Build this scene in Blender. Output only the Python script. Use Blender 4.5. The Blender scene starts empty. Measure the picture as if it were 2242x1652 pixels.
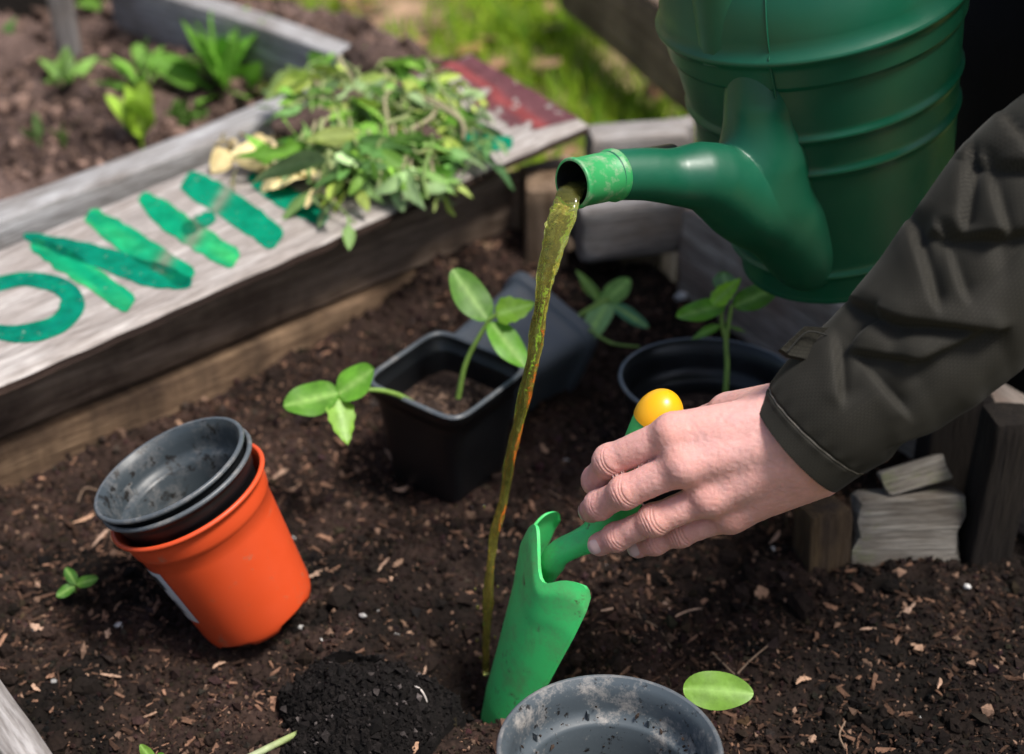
import bpy, math, random
import numpy as np
from mathutils import Vector, Matrix

random.seed(7)
RNG = np.random.default_rng(11)
scene = bpy.context.scene
col = scene.collection

# ------------------------------------------------------------------ camera
H, PITCH, F = 0.746, math.radians(33.0), 3300.0      # lens measured on a 2242 x 1652 frame
CW, CH = 2242.0, 1652.0
cam_d = bpy.data.cameras.new('camera')
cam = bpy.data.objects.new('camera', cam_d)
col.objects.link(cam)
cam.location = (0, 0, H)
cam.rotation_euler = (math.pi / 2 - PITCH, 0, 0)
cam_d.sensor_width = 36.0
cam_d.lens = F / CW * 36.0
cam_d.clip_start, cam_d.clip_end = 0.05, 500
cam_d.dof.use_dof = True
cam_d.dof.focus_distance = 0.93
cam_d.dof.aperture_fstop = 4.0
cam_d.dof.aperture_blades = 8
scene.camera = cam

# ------------------------------------------------------------------ light
SUN_EL, SUN_AZ = math.radians(66), math.radians(118)     # azimuth measured from +Y towards +X
world = bpy.data.worlds.new('World')
scene.world = world
world.use_nodes = True
wn = world.node_tree
bg = wn.nodes['Background']
sky = wn.nodes.new('ShaderNodeTexSky')
sky.sky_type = 'NISHITA'
sky.sun_disc = False
sky.sun_elevation = SUN_EL
sky.sun_rotation = SUN_AZ
sky.air_density, sky.dust_density, sky.ozone_density = 1.0, 4.0, 1.0
bg.inputs['Strength'].default_value = 0.040
wn.links.new(sky.outputs[0], bg.inputs['Color'])
sun_d = bpy.data.lights.new('sun', 'SUN')
sun_d.energy = 1.5
sun_d.angle = math.radians(14)
sun_d.color = (1.0, 0.95, 0.89)
sun = bpy.data.objects.new('sun', sun_d)
col.objects.link(sun)
sdir = Vector((math.sin(SUN_AZ) * math.cos(SUN_EL), math.cos(SUN_AZ) * math.cos(SUN_EL), math.sin(SUN_EL)))
sun.rotation_euler = sdir.to_track_quat('Z', 'Y').to_euler()
sun.location = sdir * 5

scene.view_settings.view_transform = 'Standard'
scene.view_settings.look = 'None'
scene.view_settings.exposure = 1.76
scene.view_settings.gamma = 1.0
scene.cycles.use_denoising = True
scene.cycles.max_bounces = 8
scene.cycles.transparent_max_bounces = 8

# ------------------------------------------------------------------ helpers
CS, SN = math.cos(PITCH), math.sin(PITCH)
FWD = np.array([0, CS, -SN]); UP = np.array([0, SN, CS]); RT = np.array([1.0, 0, 0])
CAM = np.array([0, 0, H])

def D(u, v, d):
    """point seen at frame position (u, v), d metres along the optical axis"""
    return CAM + d * (FWD + (u - CW / 2) / F * RT - (v - CH / 2) / F * UP)

def G(u, v, z=0.0):
    """point seen at frame position (u, v) at height z"""
    r = FWD + (u - CW / 2) / F * RT - (v - CH / 2) / F * UP
    return CAM + r * ((z - H) / r[2])

def nrm(a):
    a = np.asarray(a, float)
    return a / (np.linalg.norm(a, axis=-1, keepdims=True) + 1e-12)

def hash3(ix, iy, iz, seed):
    n = (ix * 374761393 + iy * 668265263 + iz * 2147483647 + seed * 1274126177) & 0xffffffff
    n = ((n ^ (n >> 13)) * 1274126177) & 0xffffffff
    n = ((n ^ (n >> 16)) * 2246822519) & 0xffffffff
    return (n & 0xffffff) / float(0xffffff)

def vnoise(p, seed=0):
    p = np.asarray(p, float)
    i = np.floor(p).astype(np.int64); f = p - i
    f = f * f * (3 - 2 * f)
    r = 0
    for dx in (0, 1):
        for dy in (0, 1):
            for dz in (0, 1):
                w = (f[..., 0] if dx else 1 - f[..., 0]) * (f[..., 1] if dy else 1 - f[..., 1]) * (f[..., 2] if dz else 1 - f[..., 2])
                r = r + w * hash3(i[..., 0] + dx, i[..., 1] + dy, i[..., 2] + dz, seed)
    return r * 2 - 1

def fbm(p, octv=4, seed=0, gain=0.5):
    p = np.asarray(p, float)
    a, s, t = 1.0, 0.0, 0.0
    for k in range(octv):
        s = s + a * vnoise(p * (2.03 ** k), seed + k * 17)
        t += a; a *= gain
    return s / t

def fbm2(x, y, scale, octv=4, seed=0, gain=0.5):
    return fbm(np.stack([x * scale, y * scale, np.full_like(x, 0.37)], -1), octv, seed, gain)

class MB:
    """collects geometry for one mesh object"""
    def __init__(self):
        self.v, self.q, self.t, self.c, self.g, self.n = [], [], [], [], [], 0
    def add(self, v, q=None, t=None, c=(0.5, 0.5, 0.5), g=None):
        v = np.asarray(v, float).reshape(-1, 3)
        if q is not None and len(q): self.q.append(np.asarray(q, np.int64) + self.n)
        if t is not None and len(t): self.t.append(np.asarray(t, np.int64) + self.n)
        c = np.asarray(c, float)
        if c.ndim == 1: c = np.tile(c, (len(v), 1))
        self.v.append(v); self.c.append(c)
        self.g.append(v.copy() if g is None else np.asarray(g, float).reshape(-1, 3))
        self.n += len(v)
    def build(self, name, mat, parent=None, loc=None, smooth=True):
        V = np.concatenate(self.v); C = np.concatenate(self.c); Gc = np.concatenate(self.g)
        Q = np.concatenate(self.q) if self.q else np.zeros((0, 4), np.int64)
        T = np.concatenate(self.t) if self.t else np.zeros((0, 3), np.int64)
        if parent is not None: off = WLOC[parent.name]
        elif loc is not None: off = np.asarray(loc, float)
        else: off = np.zeros(3)
        me = bpy.data.meshes.new(name)
        me.vertices.add(len(V)); me.vertices.foreach_set('co', (V - off).astype(np.float32).ravel())
        nl = len(Q) * 4 + len(T) * 3
        me.loops.add(nl)
        me.loops.foreach_set('vertex_index', np.concatenate([Q.ravel(), T.ravel()]).astype(np.int32))
        me.polygons.add(len(Q) + len(T))
        st = np.concatenate([np.arange(len(Q)) * 4, len(Q) * 4 + np.arange(len(T)) * 3]).astype(np.int32)
        me.polygons.foreach_set('loop_start', st)
        me.polygons.foreach_set('use_smooth', np.full(len(Q) + len(T), smooth, bool))
        a = me.attributes.new('Col', 'FLOAT_COLOR', 'POINT')
        a.data.foreach_set('color', np.concatenate([C, np.ones((len(C), 1))], 1).astype(np.float32).ravel())
        a = me.attributes.new('gc', 'FLOAT_VECTOR', 'POINT')
        a.data.foreach_set('vector', Gc.astype(np.float32).ravel())
        me.update(calc_edges=True)
        me.validate()
        o = bpy.data.objects.new(name, me)
        col.objects.link(o)
        if mat is not None: me.materials.append(mat)
        if parent is not None: o.parent = parent
        else: o.location = off
        WLOC[o.name] = off
        return o
WLOC = {}

def tag(o, label=None, cat=None, group=None, kind=None):
    if label: o['label'] = label
    if cat: o['category'] = cat
    if group: o['group'] = group
    if kind: o['kind'] = kind
    return o

def thing(name, label, cat, loc, group=None):
    o = bpy.data.objects.new(name, None)
    col.objects.link(o)
    o.location = loc; o.empty_display_size = 0.02
    WLOC[o.name] = np.asarray(loc, float)
    return tag(o, label, cat, group)

def gridq(nu, nv, wrap=False):
    i = np.arange(nu - 1)[:, None]; j = np.arange(nv if wrap else nv - 1)[None]
    j2 = (j + 1) % nv
    return np.stack([i * nv + j, i * nv + j2, (i + 1) * nv + j2, (i + 1) * nv + j], -1).reshape(-1, 4)

def catmull(P, n):
    P = np.asarray(P, float)
    Q = np.vstack([2 * P[0] - P[1], P, 2 * P[-1] - P[-2]])
    t = np.linspace(0, len(P) - 1 - 1e-9, n); i = t.astype(int); f = (t - i)[:, None]
    a, b, c, d = Q[i], Q[i + 1], Q[i + 2], Q[i + 3]
    return 0.5 * (2 * b + (c - a) * f + (2 * a - 5 * b + 4 * c - d) * f ** 2 + (3 * b - a - 3 * c + d) * f ** 3)

def frames(P, ref=None):
    P = np.asarray(P, float)
    T = nrm(np.gradient(P, axis=0))
    r = np.array([0.13, 0.2, 1.0]) if ref is None else np.asarray(ref, float)
    A = np.zeros_like(P)
    a = nrm(r - T[0] * np.dot(r, T[0]))
    for k in range(len(P)):
        a = nrm(a - T[k] * np.dot(a, T[k])); A[k] = a
    return T, A, np.cross(T, A)

def loft(mb, R, c=(0.5, 0.5, 0.5), g=None, cap0=True, cap1=True):
    R = np.asarray(R, float); m, n = R.shape[:2]
    mb.add(R.reshape(-1, 3), gridq(m, n, True), c=c, g=g)
    cc = np.asarray(c, float)
    for k, on in ((0, cap0), (m - 1, cap1)):
        if not on: continue
        ring = R[k]; ctr = ring.mean(0)
        j = np.arange(n); j2 = (j + 1) % n
        t = np.stack([np.full(n, n), j2, j] if k == 0 else [np.full(n, n), j, j2], -1)
        gg = None
        if g is not None:
            gr = np.asarray(g).reshape(m, n, 3)[k]; gg = np.vstack([gr, gr.mean(0)])
        if cc.ndim == 2:
            cr = cc.reshape(m, n, 3)[k]; ck = np.vstack([cr, cr.mean(0)])
        else: ck = cc
        mb.add(np.vstack([ring, ctr]), t=t, c=ck, g=gg)

def tube(mb, P, r, n=8, c=(0.5, 0.5, 0.5), caps=True):
    P = np.asarray(P, float)
    r = np.broadcast_to(np.asarray(r, float), (len(P),))
    T, A, B = frames(P)
    th = np.linspace(0, 2 * math.pi, n, endpoint=False)
    R = P[:, None] + r[:, None, None] * (np.cos(th)[None, :, None] * A[:, None] + np.sin(th)[None, :, None] * B[:, None])
    if np.ndim(c) == 2: c = np.repeat(np.asarray(c), n, 0)
    loft(mb, R, c, cap0=caps, cap1=caps)

def leaf(mb, base, tip, width, normal, shape='oval', c=(0.1, 0.3, 0.03), cm=None, bend=0.0, fold=0.12, ns=10, seed=0, curl=0.0):
    base = np.asarray(base, float); tip = np.asarray(tip, float)
    L = np.linalg.norm(tip - base); a = (tip - base) / L
    n = np.asarray(normal, float); n = nrm(n - a * np.dot(n, a)); b = np.cross(a, n)
    s = (1 - np.cos(np.linspace(0, math.pi, ns + 1))) / 2 if shape == 'oval' else np.linspace(0, 1, ns + 1)
    tt = np.array([-1, -0.66, -0.33, 0, 0.33, 0.66, 1.0])
    if shape == 'oval': w = np.sin(math.pi * np.clip(s, 0, 1) ** 0.88) ** 0.52
    elif shape == 'lance': w = np.sin(math.pi * s ** 0.75) ** 0.9
    elif shape == 'spoon': w = np.where(s < 0.4, 0.16 + 0.3 * s, np.sin(math.pi * np.clip((s - 0.18) / 0.82, 0, 1)) ** 0.7)
    elif shape == 'serrate': w = (np.sin(math.pi * np.clip(s, 0, 1) ** 0.62) ** 0.75) * (1 + 0.17 * (np.abs((s * 4.5) % 1 - 0.5) * 2 - 0.4)) * (1 - 0.15 * s)
    else: w = (np.sin(math.pi * s ** 0.8) ** 0.7) * (0.62 + 0.38 * np.cos(s * 6 * math.pi))
    w = np.maximum(w, 0.03); w[-1] = 0.0 if shape != 'oval' else 0.03
    S, Tt = np.meshgrid(s, tt, indexing='ij')
    W = w[:, None] * width / 2
    rng = np.random.default_rng(seed)
    wav = 0.05 * width * np.sin(S * 9 + rng.uniform(0, 6)) * np.abs(Tt) ** 2
    V = base + a * (S * L)[..., None] + b * (Tt * W)[..., None] + n * ((fold * np.abs(Tt) * W - bend * L * S ** 2 - curl * W * Tt ** 2) + wav)[..., None]
    cmid = np.asarray(cm if cm is not None else np.asarray(c) * 1.5 + 0.04)
    wt = np.exp(-(Tt / 0.22) ** 2) * 0.75
    vein = 0.22 * (np.abs(((S * 5 - np.abs(Tt) * 1.2) % 1) - 0.5) > 0.42) * (np.abs(Tt) < 0.9)
    wt = np.clip(wt + vein, 0, 1)[..., None]
    j = 1 + 0.14 * rng.standard_normal()
    C = np.asarray(c) * j * (1 - wt) + cmid * wt
    mb.add(V.reshape(-1, 3), gridq(ns + 1, len(tt)), c=C.reshape(-1, 3))

# ------------------------------------------------------------------ materials
def newmat(name):
    m = bpy.data.materials.new(name); m.use_nodes = True
    nt = m.node_tree
    return m, nt, nt.nodes['Principled BSDF']

def N(nt, typ, **kw):
    n = nt.nodes.new(typ)
    for k, v in kw.items():
        if k in n.inputs.keys() if isinstance(k, str) else False: n.inputs[k].default_value = v
        else: setattr(n, k, v)
    return n

def coords(nt, scale=(1, 1, 1), attr='gc'):
    a = N(nt, 'ShaderNodeAttribute', attribute_name=attr)
    m = N(nt, 'ShaderNodeMapping'); m.inputs['Scale'].default_value = scale
    nt.links.new(a.outputs['Vector'], m.inputs['Vector'])
    return m.outputs[0]

def noise(nt, vec, scale, detail=4, rough=0.6):
    n = N(nt, 'ShaderNodeTexNoise'); n.inputs['Scale'].default_value = scale
    n.inputs['Detail'].default_value = detail; n.inputs['Roughness'].default_value = rough
    nt.links.new(vec, n.inputs['Vector'])
    return n.outputs['Fac']

def ramp(nt, fac, stops):
    r = N(nt, 'ShaderNodeValToRGB')
    el = r.color_ramp.elements
    while len(el) < len(stops): el.new(0.5)
    for e, (p, c) in zip(el, stops):
        e.position = p; e.color = (*c, 1) if len(c) == 3 else c
    nt.links.new(fac, r.inputs['Fac'])
    return r.outputs['Color']

def mixc(nt, fac, a, b, typ='MIX'):
    m = N(nt, 'ShaderNodeMix', data_type='RGBA', blend_type=typ)
    for sock, val in ((m.inputs[0], fac), (m.inputs[6], a), (m.inputs[7], b)):
        if hasattr(val, 'is_linked') or isinstance(val, bpy.types.NodeSocket): nt.links.new(val, sock)
        elif isinstance(val, (int, float)): sock.default_value = val
        else: sock.default_value = (*val, 1)
    return m.outputs[2]

def bump(nt, b, h, strength, dist):
    n = N(nt, 'ShaderNodeBump'); n.inputs['Strength'].default_value = strength; n.inputs['Distance'].default_value = dist
    nt.links.new(h, n.inputs['Height']); nt.links.new(n.outputs[0], b.inputs['Normal'])

def mat_wood(name, light, dark, stain, stain_amt=0.5, rough=0.85, seed=0.0, moss=None, ss=(9, 22, 22)):
    m, nt, b = newmat(name)
    v = coords(nt, (5, 90, 90)); v2 = coords(nt, ss); v3 = coords(nt, (40, 400, 400))
    g1 = noise(nt, v, 1.0, 6, 0.65); g2 = noise(nt, v2, 1.0, 5, 0.6); g3 = noise(nt, v3, 1.0, 3, 0.6)
    c = ramp(nt, g1, [(0.30, dark), (0.52, [(x + y) / 2 for x, y in zip(light, dark)]), (0.68, light)])
    st = ramp(nt, g2, [(0.5 - 0.18 * stain_amt, (0, 0, 0)), (0.72, (1, 1, 1))])
    c = mixc(nt, st, c, stain)
    if moss:
        mm = ramp(nt, noise(nt, coords(nt, (20, 30, 30)), 1.0, 4, 0.7), [(0.56, (0, 0, 0)), (0.72, (1, 1, 1))])
        c = mixc(nt, mm, c, moss)
    gr = ramp(nt, g3, [(0.34, (0.45, 0.42, 0.4)), (0.6, (1, 1, 1))])
    c = mixc(nt, 0.75, c, gr, 'MULTIPLY')
    nt.links.new(c, b.inputs['Base Color'])
    b.inputs['Roughness'].default_value = rough
    b.inputs['Specular IOR Level'].default_value = 0.25
    h = mixc(nt, 0.4, g1, g3)
    bump(nt, b, h, 0.9, 0.004)
    return m

def mat_plastic(name, c, rough=0.4, dirt=(0.35, 0.27, 0.2), dirt_lo=0.62, dirt_hi=0.75, dscale=60, spec=0.5, vary=0.15, dust=None, bumpy=0.0, dlo=0.5, dhi=0.72):
    m, nt, b = newmat(name)
    v = coords(nt)
    n1 = noise(nt, v, dscale, 6, 0.7); n2 = noise(nt, v, 9, 3, 0.5)
    cc = mixc(nt, ramp(nt, n2, [(0.3, (0, 0, 0)), (0.7, (1, 1, 1))]), [x * (1 - vary) for x in c], [min(1, x * (1 + vary)) for x in c])
    if dust:
        cc = mixc(nt, ramp(nt, noise(nt, v, 32, 8, 0.8), [(dlo, (0, 0, 0)), (dhi, (1, 1, 1))]), cc, dust)
    if dust: cc = mixc(nt, ramp(nt, noise(nt, v, 420, 4, 0.7), [(0.66, (0, 0, 0)), (0.72, (0.7, 0.7, 0.7))]), cc, dust)
    dm = ramp(nt, n1, [(dirt_lo, (0, 0, 0)), (dirt_hi, (1, 1, 1))])
    cc = mixc(nt, dm, cc, dirt)
    nt.links.new(cc, b.inputs['Base Color'])
    rr = N(nt, 'ShaderNodeMapRange'); rr.inputs[1].default_value = 0.3; rr.inputs[2].default_value = 0.7
    rr.inputs[3].default_value = rough - 0.06; rr.inputs[4].default_value = rough + 0.14
    nt.links.new(noise(nt, v, 30, 4, 0.6), rr.inputs[0]); nt.links.new(rr.outputs[0], b.inputs['Roughness'])
    b.inputs['Specular IOR Level'].default_value = spec
    if bumpy: bump(nt, b, noise(nt, v, 260, 4, 0.6), bumpy, 0.001)
    return m

def mat_col(name, rough=0.8, spec=0.3, trans=0.0, sss=0.0, bs=0.0, bscale=200, vary=0.0, vscale=60):
    m, nt, b = newmat(name)
    a = N(nt, 'ShaderNodeAttribute', attribute_name='Col')
    c = a.outputs['Color']
    v = coords(nt)
    if vary:
        c = mixc(nt, 1.0, c, ramp(nt, noise(nt, v, vscale, 4, 0.65), [(0.3, (1 - vary,) * 3), (0.7, (1 + vary,) * 3)]), 'MULTIPLY')
    nt.links.new(c, b.inputs['Base Color'])
    b.inputs['Roughness'].default_value = rough
    b.inputs['Specular IOR Level'].default_value = spec
    if sss:
        b.inputs['Subsurface Weight'].default_value = sss
        b.inputs['Subsurface Radius'].default_value = (0.012, 0.004, 0.002)
        b.inputs['Subsurface Scale'].default_value = 0.5
    if bs: bump(nt, b, noise(nt, v, bscale, 4, 0.65), bs, 0.001)
    if trans:
        t = N(nt, 'ShaderNodeBsdfTranslucent'); nt.links.new(c, t.inputs['Color'])
        mx = N(nt, 'ShaderNodeMixShader'); mx.inputs[0].default_value = trans
        nt.links.new(b.outputs[0], mx.inputs[1]); nt.links.new(t.outputs[0], mx.inputs[2])
        nt.links.new(mx.outputs[0], nt.nodes['Material Output'].inputs['Surface'])
    return m

M = {}
M['soil'] = mat_col('soil_mat', 0.95, 0.15, bs=0.8, bscale=420, vary=0.55, vscale=260)
M['crumb'] = mat_col('crumb_mat', 0.95, 0.15, bs=0.5, bscale=900, vary=0.4, vscale=500)
M['leaf'] = mat_col('leaf_mat', 0.45, 0.4, trans=0.28, bs=0.15, bscale=500, vary=0.2, vscale=120)
M['weed'] = mat_col('weed_mat', 0.6, 0.3, trans=0.25, vary=0.2, vscale=90)
M['skin'] = mat_col('skin_mat', 0.5, 0.35, sss=0.35, bs=0.25, bscale=900, vary=0.09, vscale=120)
M['nail'] = mat_col('nail_mat', 0.3, 0.5)
M['paint'] = mat_col('paint_mat', 0.95, 0.05, bs=0.4, bscale=300, vary=0.3, vscale=70)
nt_ = M['paint'].node_tree; b_ = nt_.nodes['Principled BSDF']; src = b_.inputs['Base Color'].links[0].from_socket
nt_.links.new(mixc(nt_, ramp(nt_, noise(nt_, coords(nt_), 170, 5, 0.75), [(0.63, (0, 0, 0)), (0.72, (0.8, 0.8, 0.8))]), src, (0.40, 0.37, 0.34)), b_.inputs['Base Color'])
M['grass'] = mat_col('grass_mat', 0.7, 0.25, trans=0.25)
M['lawn'] = mat_col('lawn_mat', 1.0, 0.1, vary=0.5, vscale=18)
M['wood_grey'] = mat_wood('weathered_grey_wood', (0.46, 0.44, 0.43), (0.16, 0.145, 0.135), (0.24, 0.2, 0.17), 0.4)
M['wood_rail'] = mat_wood('grey_rail_wood', (0.55, 0.56, 0.58), (0.20, 0.195, 0.19), (0.2, 0.18, 0.165), 0.4)
M['wood_board'] = mat_wood('pale_board_wood', (0.60, 0.565, 0.54), (0.22, 0.195, 0.18), (0.30, 0.26, 0.235), 0.5)
M['wood_wall'] = mat_wood('brown_wall_wood', (0.42, 0.315, 0.235), (0.13, 0.088, 0.062), (0.07, 0.047, 0.035), 0.2, ss=(14, 7, 7))
M['wood_low'] = mat_wood('tan_wall_wood', (0.42, 0.28, 0.17), (0.17, 0.105, 0.065), (0.045, 0.03, 0.022), 0.6, ss=(20, 5, 5))
M['wood_post'] = mat_wood('brown_post_wood', (0.36, 0.26, 0.18), (0.13, 0.085, 0.055), (0.10, 0.06, 0.03), 0.5)
M['wood_beam'] = mat_wood('grey_brown_beam_wood', (0.55, 0.47, 0.40), (0.20, 0.16, 0.135), (0.24, 0.16, 0.12), 0.4)
M['wood_edge'] = mat_wood('dark_board_edge', (0.10, 0.065, 0.05), (0.035, 0.02, 0.017), (0.03, 0.02, 0.016), 0.5)
M['wood_dark'] = mat_wood('dark_wood_and_cavity_shade', (0.030, 0.024, 0.018), (0.009, 0.007, 0.006), (0.012, 0.009, 0.008), 0.5)
M['wood_stake'] = mat_wood('wet_amber_stake_wood', (0.17, 0.11, 0.05), (0.045, 0.03, 0.018), (0.03, 0.022, 0.018), 0.5)
M['wood_pale'] = mat_wood('bleached_wood', (0.46, 0.44, 0.39), (0.13, 0.115, 0.10), (0.10, 0.08, 0.06), 0.65, moss=(0.16, 0.17, 0.09))
M['can'] = mat_plastic('can_green_plastic', (0.002, 0.088, 0.044), 0.38, dirt=(0.10, 0.22, 0.14), dirt_lo=0.68, dirt_hi=0.85, dscale=40, vary=0.12, spec=0.6, bumpy=0.05)
M['collar'] = mat_plastic('collar_green_plastic', (0.03, 0.30, 0.09), 0.4, dirt=(0.25, 0.36, 0.22), dirt_lo=0.5, dirt_hi=0.7, dscale=120)
M['trowel'] = mat_plastic('trowel_green_plastic', (0.06, 0.64, 0.17), 0.42, dirt=(0.09, 0.10, 0.045), dirt_lo=0.61, dirt_hi=0.72, dscale=95, dust=(0.14, 0.36, 0.13), vary=0.08, dlo=0.46, dhi=0.75)
M['knob'] = mat_plastic('knob_yellow_plastic', (0.85, 0.42, 0.006), 0.3, dirt=(0.5, 0.2, 0.02), dirt_lo=0.68, dirt_hi=0.8, dscale=130, vary=0.08)
M['black'] = mat_plastic('black_pot_plastic', (0.006, 0.0068, 0.008), 0.34, dirt=(0.06, 0.05, 0.045), dirt_lo=0.66, dirt_hi=0.82, dscale=80)
M['rim'] = mat_plastic('dusty_rim_highlight_plastic', (0.075, 0.088, 0.10), 0.4, dirt=(0.02, 0.018, 0.016), dirt_lo=0.62, dirt_hi=0.75, dscale=120, dust=(0.22, 0.21, 0.20), dlo=0.5, dhi=0.7)  # lighter grey paints the rim highlight into the colour, dust speckles over it
M['slate'] = mat_plastic('dusty_black_pot_plastic', (0.085, 0.10, 0.115), 0.5, dirt=(0.02, 0.018, 0.016), dirt_lo=0.68, dirt_hi=0.8, dscale=70)
M['greypot'] = mat_plastic('dirty_grey_pot_plastic', (0.062, 0.078, 0.090), 0.38, dirt=(0.012, 0.01, 0.009), dirt_lo=0.59, dirt_hi=0.64, dscale=150, dust=(0.32, 0.30, 0.275), bumpy=0.1, dlo=0.52, dhi=0.66)
M['greyin'] = mat_plastic('dirty_dark_pot_plastic', (0.034, 0.045, 0.053), 0.42, dirt=(0.008, 0.007, 0.006), dirt_lo=0.55, dirt_hi=0.62, dscale=110, dust=(0.17, 0.165, 0.16), dlo=0.5, dhi=0.72)
M['orange'] = mat_plastic('orange_pot_plastic', (0.64, 0.072, 0.017), 0.42, dirt=(0.36, 0.15, 0.085), dirt_lo=0.61, dirt_hi=0.74, dscale=48, vary=0.07)
M['white'] = mat_plastic('white_sticker', (0.62, 0.64, 0.66), 0.5, dirt=(0.4, 0.38, 0.36), dirt_lo=0.62, dirt_hi=0.8)
M['ink'] = mat_plastic('black_ink', (0.02, 0.025, 0.025), 0.5)

def mat_fabric(name, c, rough=0.75):
    m, nt, b = newmat(name)
    v = coords(nt, (1, 1, 1))
    n2 = noise(nt, v, 35, 4, 0.6)
    cc = mixc(nt, ramp(nt, n2, [(0.3, (0, 0, 0)), (0.7, (1, 1, 1))]), [x * 0.82 for x in c], [x * 1.15 for x in c])
    br = N(nt, 'ShaderNodeTexBrick'); br.inputs['Scale'].default_value = 1.0
    br.offset = 0.5; br.inputs['Brick Width'].default_value = 0.0026; br.inputs['Row Height'].default_value = 0.0017
    br.inputs['Mortar Size'].default_value = 0.00022
    nt.links.new(v, br.inputs['Vector'])
    cc = mixc(nt, br.outputs['Fac'], cc, [x * 0.62 for x in c])
    nt.links.new(cc, b.inputs['Base Color'])
    b.inputs['Roughness'].default_value = rough
    b.inputs['Sheen Weight'].default_value = 0.05
    b.inputs['Sheen Roughness'].default_value = 0.4
    b.inputs['Specular IOR Level'].default_value = 0.15
    bump(nt, b, mixc(nt, 0.5, br.outputs['Fac'], noise(nt, v, 1500, 2, 0.5)), 0.25, 0.0006)
    return m
M['sleeve'] = mat_fabric('olive_jacket_fabric', (0.026, 0.0245, 0.020), 0.75)
M['tab'] = mat_fabric('olive_tab_fabric', (0.017, 0.016, 0.012), 0.8)
M['dark_cloth'] = mat_fabric('dark_trouser_fabric', (0.008, 0.008, 0.009), 0.9)
M['seam'] = mat_col('seam_thread', 0.8, 0.2)

def mat_water():
    m, nt, b = newmat('murky_water')
    b.inputs['Base Color'].default_value = (0.86, 0.85, 0.22, 1)
    b.inputs['Roughness'].default_value = 0.05
    b.inputs['IOR'].default_value = 1.33
    b.inputs['Transmission Weight'].default_value = 0.93
    v = coords(nt)
    bump(nt, b, noise(nt, v, 110, 3, 0.6), 0.35, 0.004)
    return m
M['water'] = mat_water()

# ------------------------------------------------------------------ setting: ground, soil, lawn
pL, dL, nL = np.array([-0.0315, 1.324]), nrm([-0.745, -0.667]), nrm([0.667, -0.745])
pR, dR, nR = np.array([0.186, 1.246]), nrm([0.534, -0.845]), nrm([-0.845, -0.534])
pF, dF = np.array([-0.309, 0.664]), nrm([0.63, -0.776])
nF = nrm([0.776, 0.63])
HOLE = G(1072, 1455, -0.02); MOUND = G(795, 1600, 0.0); TRT = G(1083, 1552, -0.012)

def soil_h(x, y):
    h = 0.010 * fbm2(x, y, 7, 3, 1) + 0.015 * fbm2(x, y, 26, 4, 2) + 0.006 * fbm2(x, y, 95, 3, 3) + 0.0022 * fbm2(x, y, 300, 2, 4)
    d = np.hypot((x - HOLE[0]) / 0.055, (y - HOLE[1]) / 0.06)
    h = h - 0.044 * np.exp(-d ** 2) + 0.010 * np.exp(-((d - 1.75) / 0.5) ** 2)
    d = np.hypot(x - TRT[0], y - TRT[1])
    h = h - 0.008 * np.exp(-(d / 0.03) ** 2)
    # soil banked up against the far corner and the right hand side
    h = h + 0.030 * np.exp(-(np.hypot(x + 0.06, y - 1.36) / 0.17) ** 2)
    h = h + 0.018 * np.exp(-(np.hypot(x - 0.36, y - 0.70) / 0.15) ** 2)
    q = (x - pL[0]) * nL[0] + (y - pL[1]) * nL[1]
    h = h + 0.012 * np.exp(-(q / 0.06) ** 2) * (1 + fbm2(x, y, 14, 2, 9))
    return h

def soil_col(x, y, h=None):
    dry = np.clip(0.42 + 1.1 * fbm2(x, y, 9, 4, 21) + 0.7 * fbm2(x, y, 40, 3, 22), 0, 1)
    fresh = np.clip(np.exp(-(np.hypot((x - 0.36) / 0.20, (y - 0.72) / 0.26)) ** 2) * 1.5, 0, 1)   # fresh black compost
    wet = np.clip(1.8 * np.exp(-(np.hypot(x - HOLE[0], y - HOLE[1]) / 0.062) ** 2) * (1 + 0.5 * fbm2(x, y, 40, 3, 25)), 0, 1)
    dry = dry * (1 - 0.75 * fresh) * (1 - 0.8 * wet)
    a = np.array([0.0075, 0.0055, 0.0045]); b = np.array([0.046, 0.028, 0.022])
    return a + (b - a) * dry[..., None]

def inside(x, y, m=0.0):
    a = (x - pL[0]) * nL[0] + (y - pL[1]) * nL[1] > -0.012 + m
    b = (x - pR[0]) * nR[0] + (y - pR[1]) * nR[1] > -0.012 + m
    c = (x - pF[0]) * nF[0] + (y - pF[1]) * nF[1] > -0.012 + m
    return a & b & c & (y < 1.345 - m)

nx, ny = 640, 600
X, Y = np.meshgrid(np.linspace(-0.52, 0.52, nx), np.linspace(0.44, 1.36, ny), indexing='ij')
Z = soil_h(X, Y)
mb = MB()
Q = gridq(nx, ny)
ctr = inside(X, Y).ravel()
Q = Q[ctr[Q].all(1)]
used = np.unique(Q); remap = -np.ones(nx * ny, np.int64); remap[used] = np.arange(len(used))
V = np.stack([X, Y, Z], -1).reshape(-1, 3)[used]; Cc = soil_col(X, Y).reshape(-1, 3)[used]
mb.add(V, remap[Q], c=Cc)
tag(mb.build('soil', M['soil']), kind='structure')

OCT_V = np.array([[1, 0, 0], [-1, 0, 0], [0, 1, 0], [0, -1, 0], [0, 0, 1], [0, 0, -1]], float)
OCT_T = np.array([[0, 2, 4], [2, 1, 4], [1, 3, 4], [3, 0, 4], [2, 0, 5], [1, 2, 5], [3, 1, 5], [0, 3, 5]])
BOX_V = np.array([[x, y, z] for x in (-1, 1) for y in (-1, 1) for z in (-1, 1)], float)
BOX_Q = np.array([[0, 1, 3, 2], [4, 6, 7, 5], [0, 4, 5, 1], [2, 3, 7, 6], [0, 2, 6, 4], [1, 5, 7, 3]])

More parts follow.
